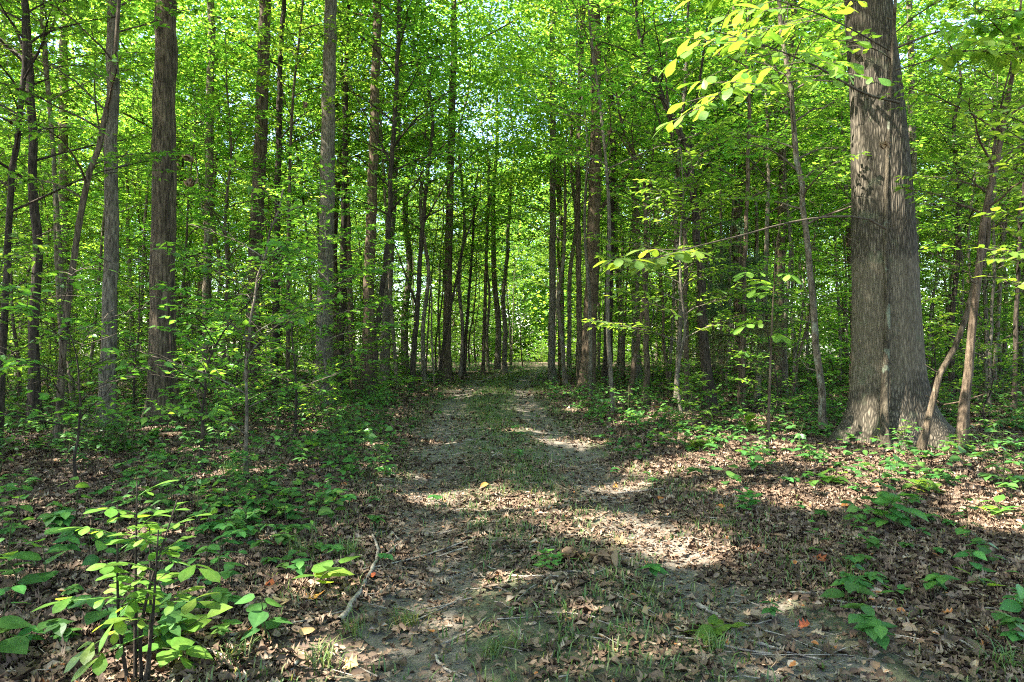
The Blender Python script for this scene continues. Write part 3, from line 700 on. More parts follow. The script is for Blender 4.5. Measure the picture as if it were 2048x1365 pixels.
UND = Pool([proto("understory_tree", proto_under(80+i, H, r, L, nb, b), b, "tree") for i, (H, r, L, nb, b) in enumerate(
    [(8.5, .055, 2.2, 30, 'bark_brown'), (6.5, .045, 2.1, 26, 'bark_brown'), (11.0, .07, 2.5, 34, 'bark_grey'), (4.5, .035, 1.8, 24, 'bark_grey'), (9.5, .055, 2.3, 32, 'bark_red')])]+[proto("slim_tree", proto_under(180+i, H, r, L, nb, b, .14, z0), b, "tree") for i, (H, r, L, nb, b, z0) in enumerate([(14, .06, 2.6, 30, 'bark_grey', 5.5), (13, .05, 2.4, 28, 'bark_brown', 5), (15, .06, 2.8, 32, 'bark_pale', 6.5), (12, .045, 2.0, 24, 'bark_pale', 5.5)])])
SHR = Pool([proto("leafy_sapling", proto_under(95+i, H, .02, L, nb, b, .11, .15), b, "sapling") for i, (H, L, nb, b) in enumerate(
    [(2.2, 1.0, 20, 'bark_dark'), (1.5, .8, 16, 'bark_brown'), (3.0, 1.3, 22, 'bark_dark'), (1.0, .6, 14, 'bark_brown')])])
rng = np.random.default_rng(5)
def side_word(x, y):
    d = x-float(path_x(y))
    if y > 38 and abs(x-2.) < 5: return "beyond the end of the path"
    return "left of the path" if d < 0 else "right of the path"
BARKW = ['grey', 'brown', 'pale', 'reddish', 'thin grey']
placed = [(p[0][0], p[0][1], max(.9, p[1]*3)) for p in NAMED]
def fits(x, y, r):
    for (a, b, c) in placed:
        if (a-x)**2+(b-y)**2 < (r+c*.5)**2: return False
    return True
def cast_wood(pool, n, y0, y1, r, clear, word, band, pw=1., xlim=.86, names=None, ks=None):
    c = 0; tries = 0
    while c < n and tries < n*40:
        tries += 1
        y = y0+(y1-y0)*rng.uniform()**pw; x = rng.uniform(-1, 1)*(xlim*y+3)
        cl = clear if y < 34 else max(.6, clear*(1-(y-34)/25))
        if abs(x-float(path_x(y))) < cl or not fits(x, y, r): continue
        if pool is CAN and -19 < x < 8 and 40 < y < 64 and rng.uniform() < .85: continue
        k = int(rng.integers(len(pool.items)) if ks is None else rng.choice(ks)); sw = side_word(x, y)
        lab = f"{names[k]} {word} {sw}"
        pool.place(k, (x, y, float(ground_z(x, y))), rng.uniform(0, 6.28), rng.uniform(.8, 1.2), lab, lab)
        placed.append((x, y, r)); c += 1
cast_wood(CAN, 130, 24, 78, 1.6, 1.9, "trunk of the tall trees crowding far back", "far", 1., names=BARKW)
cast_wood(UND, 100, 13, 34, 1.1, 2.4, "slim tree with level leaf sprays mid-way back", "mid", names=['bushy brown', 'brown', 'grey', 'low grey', 'reddish', 'tall grey', 'tall brown', 'tall pale', 'thin pale'])
cast_wood(UND, 240, 32, 80, .8, 2.2, "slim tree with level leaf sprays far back", "far", names=['bushy brown', 'brown', 'grey', 'low grey', 'reddish', 'tall grey', 'tall brown', 'tall pale', 'thin pale'])
cast_wood(UND, 75, 15, 46, .55, 1.9, "slim straight pole-like tree among thicker trunks", "poles", names=['', '', '', '', '', 'grey', 'brown', 'pale', 'thinnest pale'], ks=[5, 6, 7, 8])
cast_wood(SHR, 45, 11, 22, .5, 2.8, "sapling filling the gaps between trunks", "near", names=['waist-high leafy', 'knee-high leafy', 'head-high leafy', 'shin-high leafy'])
cast_wood(SHR, 160, 20, 60, .5, 2.2, "sapling in the undergrowth far back", "far", names=['waist-high leafy', 'knee-high leafy', 'head-high leafy', 'shin-high leafy'])
# tall trees added just outside the view so their crowns shade the foreground
for i, (x, y, k) in enumerate([(-9.5, 3.5, 1), (-12.5, 7.5, 3), (-8, -.5, 0), (-14, 1.5, 1), (-12, -4, 2), (-5.5, -3.5, 3), (-16, 11, 1), (-17.5, 6, 0), (-4.5, 1.0, 4), (3.5, -3, 1), (9, 3, 3), (13, 9, 0), (-20, 14, 1), (-6.4, 6.5, 5), (-7.6, 8.9, 5)]):
    rr = np.random.default_rng(300+i); H = rr.uniform(19, 24); P = np.array([[x+rr.normal(0, .2), y+rr.normal(0, .2), H*j/6] for j in range(7)]); P[0, 2] = -.3
    tp = spline(P, 30); tr = rr.uniform(.15, .22)*np.linspace(1, .2, 30); mbt, mbc = MB(), MB()
    tube(mbt, tp, tr, 10, 0, .5, .02, rr, flare_fn(.35, .3, 4, 1.))
    canopy_crown(rr, tp, tr, mbt, mbc, H*.42, H*.97, 5.6 if k == 5 else 4.2, 20 if k == 5 else 16, .16, per=125, holes=True)  # the two wider crowns are added to put the oak in shade
    loc = np.array([x, y, 0.])
    o = empty("forest_tree", loc, "unseen tall tree added beside the viewpoint to shade the near path", "tree", "unseen tall trees added for shade")
    mbt.build("trunk", [M['bark_brown']], o, loc); mbc.build("crown", [M['leaf_far'], M['twig']], o, loc)

for i, (dx, y) in enumerate([(-2.6, 24.5), (2.7, 28.5), (-2.2, 31), (2.3, 35), (-2.1, 38), (3.4, 46), (4.2, 64)]):
    x = float(path_x(y))+dx; lab = "tall tree whose crown arches over the path's far half"
    CAN.place([4, 2][i % 2], (x, y, float(ground_z(x, y))), i*1.7, .95+.05*(i % 3), lab, lab)
# far-off wood that reads as one mass
def far_wood():
    r = np.random.default_rng(9); mb = MB(); cs = []
    for k in range(230):      # crowns
        cx, cy = r.uniform(-95, 95), r.uniform(62, 118); cz, R_ = r.uniform(5, 25), r.uniform(2.6, 4.6)
        u = norm(r.normal(0, 1, (26, 3))); cs.append(np.array([cx, cy, cz])+u*R_*r.uniform(.55, 1, (26, 1))*[1, 1, 1.25])
    cs.append(np.stack([r.uniform(-75, 75, 2000), r.uniform(60, 90, 2000), r.uniform(-1, 7, 2000)], 1))
    cs.append(np.stack([r.uniform(-9, 18, 420), r.uniform(64, 76, 420), r.uniform(.3, 13, 420)], 1))
    c = np.vstack(cs); n = len(c); per = 62; o = np.repeat(c, per, 0)+r.normal(0, 1, (n*per, 3))*[1.1, 1.1, .6]
    N = len(o); d = r.normal(0, 1, (N, 3)); d[:, 2] = d[:, 2]*.4-.2
    scatter(mb, *LEAF4, o, d, UP+r.normal(0, .5, (N, 3)), r.uniform(.25, .46, N), 0, np.clip(r.normal(.55, .24, N), 0, 1), wscale=np.full(N, 1.5))
    tag(mb.build("far_woods", [M['leaf_far']]), "mass of sunlit foliage closing the far distance behind the trunks", "woods", kind='stuff')
far_wood()

# ------------------------------------------------------------------ undergrowth
def seedling_proto(kind, seed):
    r = np.random.default_rng(seed); ms, ml = MB(), MB()
    if kind == 'creeper':       # a short stalk with five leaflets spread like a hand, two or three whorls
        for w in range(r.integers(1, 4)):
            b = np.array([r.normal(0, .02), r.normal(0, .02), 0]) if w else np.zeros(3); h = r.uniform(.07, .17)
            t = b+[r.normal(0, .02), r.normal(0, .02), h]; tube(ms, [b-[0, 0, .02], (b+t)/2+r.normal(0, .005, 3), t], [.003, .0025, .002], 4, 0, .5)
            k = r.choice([3, 5, 5]); a0 = r.uniform(0, 6.28); a = a0+np.arange(k)*(5.2/k if k == 5 else 2.1)
            d = np.stack([np.cos(a), np.sin(a), r.uniform(-.3, .1, k)], 1)
            scatter(ml, *LEAF_OV, np.repeat(t[None], k, 0), d, UP+r.normal(0, .15, (k, 3)), r.uniform(.07, .12, k), 0, np.clip(r.normal(.45, .2, k), 0, 1), wscale=np.full(k, 1.15))
    elif kind == 'broad':
        h = r.uniform(.2, .42); k = r.integers(6, 11); P = spline(np.array([[0, 0, -.02], [r.normal(0, .02), r.normal(0, .02), h*.5], [r.normal(0, .05), r.normal(0, .05), h]]), 8)
        tube(ms, P, np.linspace(.005, .002, 8), 5, 0, .5)
        t = np.linspace(.25, 1, k)*6.99; i = np.minimum(t.astype(int), 6); o = P[i]+(P[i+1]-P[i])*(t-i)[:, None]; a = r.uniform(0, 6.28)+np.arange(k)*2.4
        d = np.stack([np.cos(a), np.sin(a), r.uniform(-.35, .25, k)], 1); pet = o+norm(d)*.03
        for p, q in zip(o, pet): tube(ms, [p, q], .0016, 3, 0, .5)
        scatter(ml, *LEAF_BROAD, pet, d, UP+r.normal(0, .25, (k, 3)), r.uniform(.09, .15, k)*(1-.25*np.linspace(0, 1, k)), 0, np.clip(r.normal(.45, .22, k), 0, 1))
    else:                       # small woody seedling with side sprays
        h = r.uniform(.4, .75); P = spline(np.array([[0, 0, -.03], [r.normal(0, .04), r.normal(0, .04), h*.5], [r.normal(0, .08), r.normal(0, .08), h]]), 10)
        tube(ms, P, np.linspace(.006, .002, 10), 5, 0, .5)
        for k in range(7):
            Q = branch(r, P[2+k], r.uniform(0, 6.28), r.uniform(.18, .36), .3, .003, ms, 0, sides=3)
            put_leaves(r, ml, [Q], .085, LEAF_OV, .75)
    return ms, ml
KN = {'creeper': ("five_leaf_creeper", "creeper"), 'broad': ("broadleaf_seedling", "seedling"), 'woody': ("woody_seedling", "seedling")}
PROT = {k: [seedling_proto(k, 400+20*j+i) for i in range(6)] for j, k in enumerate(KN)}
POOLS = {}
for k, lst in PROT.items():
    it = []
    for ms, ml in lst:
        o = empty(KN[k][0], (0, 0, 0), "", KN[k][1]); ms.build("stem", [M['stem']], o); ml.build("leaves", [M['leaf_low']], o); it.append(o)
    POOLS[k] = Pool(it)
def zone(x, y):
    d = x-float(path_x(y))
    if d < 0: return "in the shaded litter left of the path" if y < 9 else "in the thick growth left of the path, among the trunks"
    if x > 2.6 and y > 7.5: return "on the sunlit litter between path and oak" if y < 10.5 else "among the slim stems beyond the oak"
    return "on the litter right of the path" if d > 1.3 else "on the path itself"
def ok_ground(x, y, r):
    d = x-float(path_x(y))
    ad = abs(d)
    pt = .5+.5*math.sin(x*1.7+1.3*math.sin(y*.9))*math.sin(y*1.3+.7*x+2)
    if y > 36: return r.uniform() < (.25 if ad < 1.1 else .9)
    if ad < 1.3: return r.uniform() < (.004 if y < 8 else .03)
    edge_ = min(1, (ad-1.2)/1.0)
    if d > 0: return r.uniform() < edge_*((.12 if y < 6.5 else .26 if y < 11 else .6)*(.3+1.4*pt))
    return r.uniform() < edge_*((.32 if y < 5 else .6 if y < 7.5 else .75)*(.15+1.7*pt*pt))
cand = []
rg = np.random.default_rng(77)
for _ in range(14500):
    y = 3.2+50*rg.uniform()**1.35; x = rg.uniform(-1, 1)*(.76*y+.6)
    if not ok_ground(x, y, rg): continue
    kind = rg.choice(['creeper', 'broad', 'woody'], p=[.6, .32, .08] if y < 7.5 else [.35, .35, .3])
    if x-float(path_x(y)) > 0 and kind == 'woody' and rg.uniform() < .5: kind = 'creeper'
    if abs(x-float(path_x(y))) < 1.5: kind = 'creeper'
    cand.append((y, x, kind, int(rg.integers(6)), rg.uniform(0, 6.28), rg.uniform(.55, 1.05)))
cand.sort()
cnt = {k: 0 for k in KN}; CAP = {'creeper': 240, 'broad': 240, 'woody': 160}
rest_s, rest_l = MB(), MB()
words_ = {'creeper': "low creeper with hand-like leaflets", 'broad': "broad-leaved seedling", 'woody': "knee-high woody seedling"}
def rest_add(dst, src, x, y, z, rz, sc):
    c, s = math.cos(rz), math.sin(rz)
    v = np.concatenate(src.v)*sc; v = np.stack([v[:, 0]*c-v[:, 1]*s+x, v[:, 0]*s+v[:, 1]*c+y, v[:, 2]+z], 1)
    n0 = dst.n; dst.v.append(v.astype(np.float32)); dst.a.append(np.concatenate(src.a))
    for f, sm, mm in zip(src.f, src.sm, src.m): dst.f.append(f+n0); dst.sm.append(sm); dst.m.append(mm+(1 if dst is rest_l and src in STEMS else 0))
    dst.n += len(v)
STEMS = {ms for l in PROT.values() for ms, _ in l}
for (y, x, kind, i, rz, sc) in cand:
    z = float(ground_z(x, y))
    if cnt[kind] < CAP[kind]:
        cnt[kind] += 1; lab = f"{words_[kind]} {zone(x, y)}"
        POOLS[kind].place(i, (x, y, z), rz, sc, lab, lab)
    else:
        rest_add(rest_l, PROT[kind][i][1], x, y, z, rz, sc*1.1)
        rest_add(rest_l, PROT[kind][i][0], x, y, z, rz, sc*1.1)
tag(rest_l.build("undergrowth", [M['leaf_low'], M['stem']]), "dense low seedlings carpeting the floor among the trunks", "undergrowth", kind='stuff')

# ------------------------------------------------------------------ leaf litter, grass, twigs
def in_view(r, n, y0, y1, margin=1.3, pw=1.):
    y = np.sqrt(y0*y0+(y1*y1-y0*y0)*r.uniform(size=n)**pw); x = r.uniform(-1, 1, n)*(.75*y+margin)
    return x, y
def litter():
    r = np.random.default_rng(21); mb = MB()
    T = [dryleaf(i, i % 2 == 0) for i in range(10)]
    for (y0, y1, n, s0, s1) in [(2.2, 7, 90000, .03, .085), (2.2, 9, 170000, .012, .045), (7, 14, 75000, .045, .1), (14, 36, 60000, .08, .15)]:
        x, y = in_view(r, n, y0, y1); d = x-path_x(y)
        ad = np.abs(d); wav = .2*np.sin(y*1.3+1)+.15*np.sin(y*3.1)
        dens = np.clip((ad-1.15+wav)/.55, 0, 1)*.88+.12+.16*np.exp(-((d-.05)/.42)**2)
        if s1 < .05: dens = .3+.65*np.clip((ad-1.0+wav)/.6, 0, 1)+.3*np.exp(-((d-.05)/.5)**2)
        pt = .5+.5*np.sin(x*2.1+1.7*np.sin(y*1.2))*np.sin(y*2.3+x)
        k = r.uniform(size=n) < dens*(.55+.45*pt); x, y = x[k], y[k]; n = len(x)
        z = ground_z(x, y)+r.uniform(.004, .03, n)
        onp = np.exp(-(ad[k]/1.1)**4)[:, None]
        a = r.uniform(0, 6.28, n); dr = np.stack([np.cos(a), np.sin(a), r.normal(0, .22, n)*(1-.6*onp[:, 0])], 1); nr = UP+r.normal(0, .38, (n, 3))*(1-.5*onp)
        sz = r.uniform(s0, s1, n); rn = np.clip(r.beta(1.6, 1.8, n)*.94+(r.uniform(size=n) < .008)*.5, 0, 1)
        ti = r.integers(0, len(T), n)
        for q in range(len(T)):
            m = ti == q
            scatter(mb, *T[q], np.stack([x, y, z], 1)[m], dr[m], nr[m], sz[m], 0, rn[m], True)
    tag(mb.build("leaf_litter", [M['litter']]), "brown curled dry leaves covering the forest floor", "leaf litter", kind='stuff')
litter()
def blades(mb, r, x, y, h, lean=.6, w=.004):
    n = len(x); z = ground_z(x, y); a = r.uniform(0, 6.28, n)
    d = np.stack([np.cos(a), np.sin(a), np.zeros(n)], 1); s = np.stack([-np.sin(a), np.cos(a), np.zeros(n)], 1)*w
    b = np.stack([x, y, z], 1); le = (h*lean*r.uniform(.2, 1.2, n))[:, None]; hh = h[:, None]
    m = b+UP*hh*.6+d*le*.35; t = b+UP*hh*(1-.25*lean)+d*le
    v = np.stack([b-s, b+s, m-s*.8, m+s*.8, t], 1).reshape(-1, 3); k = np.arange(n)[:, None]*5
    mb.add(v, [k+np.array([[0, 1, 3, 2]]), k+np.array([[2, 3, 4]])], 0, np.repeat(np.clip(r.normal(.5, .25, n), 0, 1), 5))
def grass():
    r = np.random.default_rng(41); mb = MB(); n = 300000
    x, y = in_view(r, n, 2.3, 38, .3)
    d = x-path_x(y); pt = .5+.5*np.sin(x*3.1+2*np.sin(y*1.1))*np.sin(y*1.7+1.3*x)
    k = r.uniform(size=n) < (np.exp(-(d/.5)**2)*.9+.5*np.exp(-((np.abs(d)-1.55)/.3)**2)+.02)*pt**.8*np.where(y > 8, .55, 1)
    x, y = x[k], y[k]
    x = np.repeat(x, 4)+r.normal(0, .03, 4*len(x)); y = np.repeat(y, 4)+r.normal(0, .03, len(x))
    blades(mb, r, x, y, r.uniform(.025, .095, len(x))*(1+.03*y), .7, .0022+.0001*y.mean())
    tag(mb.build("grass", [M['grass']]), "short thin grass growing between and beside the wheel tracks", "grass", kind='stuff')
grass()
def litter_twigs():
    r = np.random.default_rng(51); mb = MB()
    x, y = in_view(r, 3200, 2.3, 13)
    for a, b in zip(x, y):
        big = r.uniform() < .1; L = r.uniform(.06, .35)*(2.2 if big else 1); an = r.uniform(0, 6.28); q = np.array([a, b])+np.outer(np.linspace(-.5, .5, 4)*L, [math.cos(an), math.sin(an)])+r.normal(0, .02*L*2, (4, 2))
        P = np.column_stack([q, ground_z(q[:, 0], q[:, 1])+.018+r.uniform(0, .012, 4)])
        tube(mb, P, np.linspace(1, .5, 4)*(r.uniform(.004, .009) if big else r.uniform(.0015, .0045)), 4, 0, r.uniform())
    tag(mb.build("twig_debris", [M['stick']]), "thin dead twigs strewn over path and litter", "twigs", kind='stuff')
litter_twigs()

# ------------------------------------------------------------------ fallen sticks
def stick(label, pix, r0, r1, lift=.0, fork=None, name="fallen_branch", m='stick', cat="branch"):
    r = np.random.default_rng(len(label)*7+int(pix[0][0])); mb = MB()
    def line(px, a, b):
        q = spline(np.array([gp(x, y) for x, y in px]), 14); q[:, 2] = ground_z(q[:, 0], q[:, 1])+a*.9+.012+lift*np.linspace(0, 1, 14)
        q[:, :2] += r.normal(0, .004, (14, 2)); tube(mb, q, np.linspace(a, b, 14), 8, 0, .5, .06, r)
    line(pix, r0, r1)
    if fork: line(fork, r0*.6, r1*.6)
    loc = gp(*pix[0]); return tag(mb.build(name, [M[m]], None, loc), label, cat)
stick("curved grey branch with a forked tip lying at the path's left edge", [(678, 1240), (705, 1205), (728, 1170), (750, 1130), (757, 1105), (744, 1075)], .017, .008, .02, [(752, 1120), (780, 1100), (806, 1080)])
stick("short flat tan splinter of wood on the right wheel track", [(1395, 1203), (1430, 1222), (1474, 1248)], .014, .006, name="wood_splinter", cat="wood")
stick("bent twig lying on the path below the withered leaves", [(1113, 1212), (1114, 1192), (1150, 1178), (1190, 1160), (1222, 1140)], .008, .005)
stick("straight grey stick beside the right wheel track, above the splinter", [(1665, 1206), (1740, 1218), (1832, 1224)], .011, .006)
stick("pale long stick pointing into the lower right corner", [(1830, 1232), (1900, 1270), (2000, 1325)], .008, .004)
stick("thin straight stick crossing the right track near the lower edge", [(1500, 1285), (1560, 1300), (1640, 1318)], .009, .004)
stick("short pale stick half buried in litter below the oak", [(1570, 1183), (1620, 1188), (1680, 1194)], .009, .005)
stick("brown branch on the verge pointing toward the oak saplings", [(1296, 900), (1350, 912), (1400, 930), (1434, 944)], .022, .012, m='bark_brown')
stick("thin stick lying along the far side of the right track", [(1232, 982), (1290, 983), (1345, 977)], .009, .005)
stick("slanted lichened branch leaning down beside the thin sapling with big leaves", [(1484, 862), (1510, 885), (1538, 912)], .024, .018, m='bark_pale')
stick("pale crooked root-like branch in front of the leaning pair", [(1912, 905), (1945, 930), (1954, 955), (1950, 968)], .014, .01)
stick("reddish fallen log on the ground between shaggy and stout trunks", [(128, 876), (175, 880), (225, 882)], .04, .035, m='bark_red', name="fallen_log", cat="log")
stick("long fallen log lying past the stout trunk's foot", [(290, 880), (350, 882), (430, 884)], .035, .03, m='bark_red', name="fallen_log", cat="log")
stick("slender stick along the left track beside the grass", [(870, 1300), (890, 1330), (920, 1352)], .008, .005)
stick("grey stick standing out on the bare left track", [(880, 1280), (940, 1262), (975, 1240)], .008, .004)
stick("crooked dark stick near the fallen yellow leaf", [(595, 1330), (585, 1345), (592, 1362)], .01, .007)
stick("long thin stick in litter near the lower centre", [(1075, 1245), (1130, 1245), (1190, 1252)], .006, .004)
stick("pale stick lying in the litter by the broad-leaf group", [(1730, 950), (1800, 985), (1850, 1000)], .012, .008)
stick("small upright grey stub at the right edge of the litter", [(1985, 1160), (1988, 1140), (1992, 1130)], .012, .01)

# coloured fallen leaves
FL = [(632, 1200, .12, .55, "yellow-orange curled leaf beside the curved branch"), (742, 1155, .07, .05, "small red leaf against the curved branch"), (490, 1287, .1, .3, "bright orange leaf in the litter near the leafy clump"),
      (615, 1272, .09, .9, "tan lobed leaf standing on edge beside the path"), (560, 1222, .12, 1.0, "round tan leaf with dark specks in the litter"), (545, 1180, .08, .1, "dull red leaf below the grass tuft"),
      (672, 1172, .09, .15, "red leaf under the broadleaf plant"), (1325, 1002, .1, .35, "orange leaf at the right track's far verge"), (1240, 1075, .11, .95, "large tan curled leaf on the middle strip"),
      (1395, 1090, .12, .92, "pale tan star-shaped leaf on the right track"), (1640, 1132, .1, .1, "red-orange leaf in litter right of the track"), (1615, 1022, .1, .5, "orange leaf on sunlit litter below the oak"),
      (1932, 1092, .08, .6, "yellow-orange leaf near the right edge"), (1440, 1028, .09, .4, "orange-brown leaf on the sunlit verge"), (1232, 972, .07, .6, "yellow leaf on the far right track"),
      (968, 972, .09, .65, "yellow-brown leaf on the sunny patch of the path"), (1608, 1255, .06, .02, "tiny dark red leaf on the right track"), (688, 985, .07, .4, "orange leaf in the shade of the left verge"),
      (1690, 1030, .1, .4, "orange leaf beside the seedling group"), (1290, 1245, .08, .9, "tan leaf on the right track's inner edge"), (700, 1330, .09, .9, "tan leaf on the lower left track")]
for i, (x, y, s, c, lab) in enumerate(FL):
    r = np.random.default_rng(600+i); mb = MB(); p = gp(x, y); p[2] += .03
    a = r.uniform(0, 6.28); T = dryleaf(700+i, i % 2 == 0)
    scatter(mb, *T, p[None], np.array([[math.cos(a), math.sin(a), r.normal(0, .3)]]), np.array([[r.normal(0, .4), -.5, 1.]]), s*1.1, 0, [c], True, wscale=np.array([1.35]))
    tag(mb.build("fallen_leaf", [M['orange']], None, p), lab, "leaf", "coloured leaves fallen on the forest floor")
# withered bunches
def bunch(lab, p, n, s, name, group=None, hang=False):
    r = np.random.default_rng(len(lab)); mb = MB()
    for k in range(n):
        T = dryleaf(800+k, False); o = p+r.normal(0, s*.3, 3)*[1, 1, .6]
        d = r.normal(0, 1, 3); d[2] = -abs(d[2])*1.5 if hang else abs(d[2])*.5
        scatter(mb, *T, o[None], d[None], r.normal(0, 1, (1, 3)), s*r.uniform(.6, 1.3), 0, [r.uniform()*.8], True, wscale=np.array([r.uniform(.35, .8)]))
    tag(mb.build(name, [M['wither']], None, p), lab, "dead leaves", group)
for lab, x, y, h in [("curled brown withered leaf bunch on the path, the larger of two", 1208, 1135, .05), ("smaller withered leaf bunch left of the larger one on the path", 1148, 1128, .04)]:
    p = gp(x, y); p[2] += h; bunch(lab, p, 26, .13, "withered_leaf_bunch")
for lab, x, y, d in [("dead orange-brown leaves dangling beside the stout trunk, upper cluster", 374, 316, 9), ("dead brown leaves dangling beside the stout trunk, lower cluster", 378, 366, 9),
                     ("dead leaves hanging on the sinuous edge trunk", 31, 240, 9.8), ("dead leaf cluster caught high left of the path opening", 612, 210, 13), ("brown leaf cluster hanging over the slim forked trunk", 1222, 262, 14), ("brown leaf cluster stuck on the oak's flank", 1770, 290, 9.2)]:
    bunch(lab, pp(x, y, d), 14, .1, "dead_leaf_cluster", None, True)

# ------------------------------------------------------------------ foreground plants
def compound(r, ms, ml, o, d, L, k, leaf, shape, mat_i=0, bias=.1):
    """a leaf stalk from o along d with k pairs of leaflets and one at the tip"""
    P = np.stack([o, o+d*L*.5+UP*.02*L, o+d*L-UP*.05*L]); tube(ms, P, [.0028, .002, .0015], 4, 0, .5)
    lat = norm(np.cross(UP, d)+1e-6)
    for j in range(k):
        t = .5+.42*j/max(k-1, 1); q = o+d*L*t
        for s in (-1, 1):
            dd = norm(d*.55+lat*s+r.normal(0, .12, 3)-UP*r.uniform(0, .35))
            scatter(ml, *shape, q[None], dd[None], (UP+r.normal(0, .2, 3))[None], leaf*r.uniform(.75, 1.05)*(.75+.35*j/max(k-1, 1)), mat_i, [np.clip(r.normal(.5+bias, .18), 0, 1)])
    scatter(ml, *shape, P[2][None], norm(d-UP*.2)[None], (UP+r.normal(0, .15, 3))[None], leaf*1.15, mat_i, [np.clip(r.normal(.5+bias, .18), 0, 1)])
def clump():
    r = np.random.default_rng(88); b = np.array([pp(290, 1400, 2.95)[0], 2.95, 0]); b[2] = float(ground_z(b[0], b[1]))
    o = empty("hickory_sapling", b, "bright green many-stemmed young hickory clump in the lower left", "sapling"); tot = []
    tops = [(236, 1010, 2.9), (275, 962, 2.95), (355, 1000, 2.95), (318, 1060, 2.8), (300, 1030, 3.1)]
    lf = []
    for j, (x, y, d) in enumerate(tops):
        t = pp(x, y, d); base = b+[(j-3)*.018, r.normal(0, .02), -.03]
        P = spline(np.array([base, base*.55+t*.45+[r.normal(0, .02), r.normal(0, .02), -.02], t]), 14)
        ms = MB(); tube(ms, P, np.linspace(.01, .003, 14), 6, 0, .5); st = ms.build("stem", [M['bark_dark']], o, b)
        ml = MB(); ms2 = MB(); m = 6
        for q in range(m):
            f = .5+.5*q/(m-1) if j < 5 else .3+.5*q/(m-1); i = min(int(f*13), 12); oo = P[i]
            az = j*1.3+q*2.4+r.normal(0, .4); dd = norm(np.array([math.cos(az), math.sin(az), .35+.3*r.uniform()]))
            compound(r, ml, ml, oo, dd, r.uniform(.07, .13), r.choice([1, 2]), .088, LEAF_OBOV)
        ml.build("leaves", [M['leaf_bright']], st, b)
    # long leaves reaching left and low
    for (x, y, x2, y2) in [(285, 1200, 130, 1195), (288, 1230, 180, 1290), (286, 1180, 230, 1240), (300, 1215, 400, 1195), (290, 1270, 200, 1310), (300, 1120, 400, 1130)]:
        o0 = pp(x, y, 2.9); t = pp(x2, y2, 2.78); ml = MB(); d = t-o0; L = np.linalg.norm(d)
        compound(r, ml, ml, o0, d/L, L, 2, .1, LEAF_OBOV); ml.build("leaf_spray", [M['leaf_bright']], o, b)
clump()
def plant(lab, px, py, h, k, leaf, shape, m='leaf_low', name="broadleaf_plant", cat="plant", spread=.05, up=.2, seed=0, stems=1, bias=.1):
    r = np.random.default_rng(900+seed+int(px)); b = gp(px, py); ms, ml = MB(), MB()
    for s in range(stems):
        bb = b+[r.normal(0, .06*(stems > 1)), r.normal(0, .06*(stems > 1)), -.02]
        P = spline(np.array([bb, bb+[r.normal(0, spread), r.normal(0, spread), h*.55], bb+[r.normal(0, spread*1.5), r.normal(0, spread*1.5), h*r.uniform(.8, 1.1)]]), 9)
        tube(ms, P, np.linspace(.005, .002, 9), 5, 0, .5)
        t = np.linspace(.3, 1, k)*7.99; i = np.minimum(t.astype(int), 7); o = P[i]+(P[i+1]-P[i])*(t-i)[:, None]; a = r.uniform(0, 6.28)+np.arange(k)*2.4
        d = np.stack([np.cos(a), np.sin(a), r.uniform(up-.4, up+.3, k)], 1)
        scatter(ml, *shape, o+norm(d)*.02, d, UP+r.normal(0, .22, (k, 3)), leaf*r.uniform(.7, 1.1, k), 0, np.clip(r.normal(.45+bias, .2, k), 0, 1))
    o = empty(name, b, lab, cat); ms.build("stem", [M['stem']], o, b); ml.build("leaves", [M[m]], o, b)
plant("sunlit pale broadleaf plant beside the curved branch", 655, 1180, .2, 7, .17, LEAF_BROAD, 'leaf_bright', up=.5)
plant("tall thin flower stalk with few narrow leaves left of the path", 628, 1120, .55, 7, .08, LEAF_LANCE, 'leaf_bright', name="flower_stalk", up=.2)
plant("dark big-leaved plant at the left edge, above the corner", 95, 1195, .32, 7, .17, LEAF_BROAD, spread=.04)
plant("dark glossy plant in the lower left corner", 25, 1345, .22, 7, .16, LEAF_BROAD, spread=.05)
plant("large-leaved plant left of the bright hickory clump", 30, 1225, .3, 8, .15, LEAF_BROAD)
plant("low plant under the bright hickory clump", 350, 1330, .14, 8, .12, LEAF_BROAD, 'leaf_bright', stems=2)
plant("small yellow-green lobed plant on the lower middle strip", 1385, 1275, .1, 7, .1, LEAF_OV, 'leaf_paw', stems=2)
plant("three-stemmed broadleaf plant with dark leaves right of the track", 1770, 1075, .3, 8, .17, LEAF_OV, stems=4, up=.15)
plant("sunlit creeper-like plant below the oak's roots", 1655, 985, .14, 7, .14, LEAF_OV, 'leaf_bright', stems=3)
plant("sunlit pale leafy plant in line with the leaning pair", 1860, 1010, .14, 8, .13, LEAF_OV, 'leaf_bright', stems=3)
plant("pale low plant near the right edge in sun", 1985, 1050, .12, 7, .14, LEAF_OV, 'leaf_bright', stems=2)
plant("low sunlit plant left of the thin big-leaved sapling", 1400, 912, .2, 9, .14, LEAF_OV, 'leaf_bright', stems=4)
plant("small plant at the oak's front foot", 1778, 905, .35, 8, .13, LEAF_OV, 'leaf_bright', stems=2)
plant("green plant on the verge beyond the right track", 1500, 1035, .2, 9, .1, LEAF_OV, stems=4)
plant("low glossy plant at the litter's lower right", 1960, 1190, .08, 6, .13, LEAF_OV, 'leaf_bright')
plant("flat twin-leaved plant right of the wheel track", 1750, 1180, .08, 5, .1, LEAF_OV, stems=2)
plant("small green plant on the middle strip by the withered leaves", 1095, 1140, .1, 9, .07, LEAF_OV, stems=4)
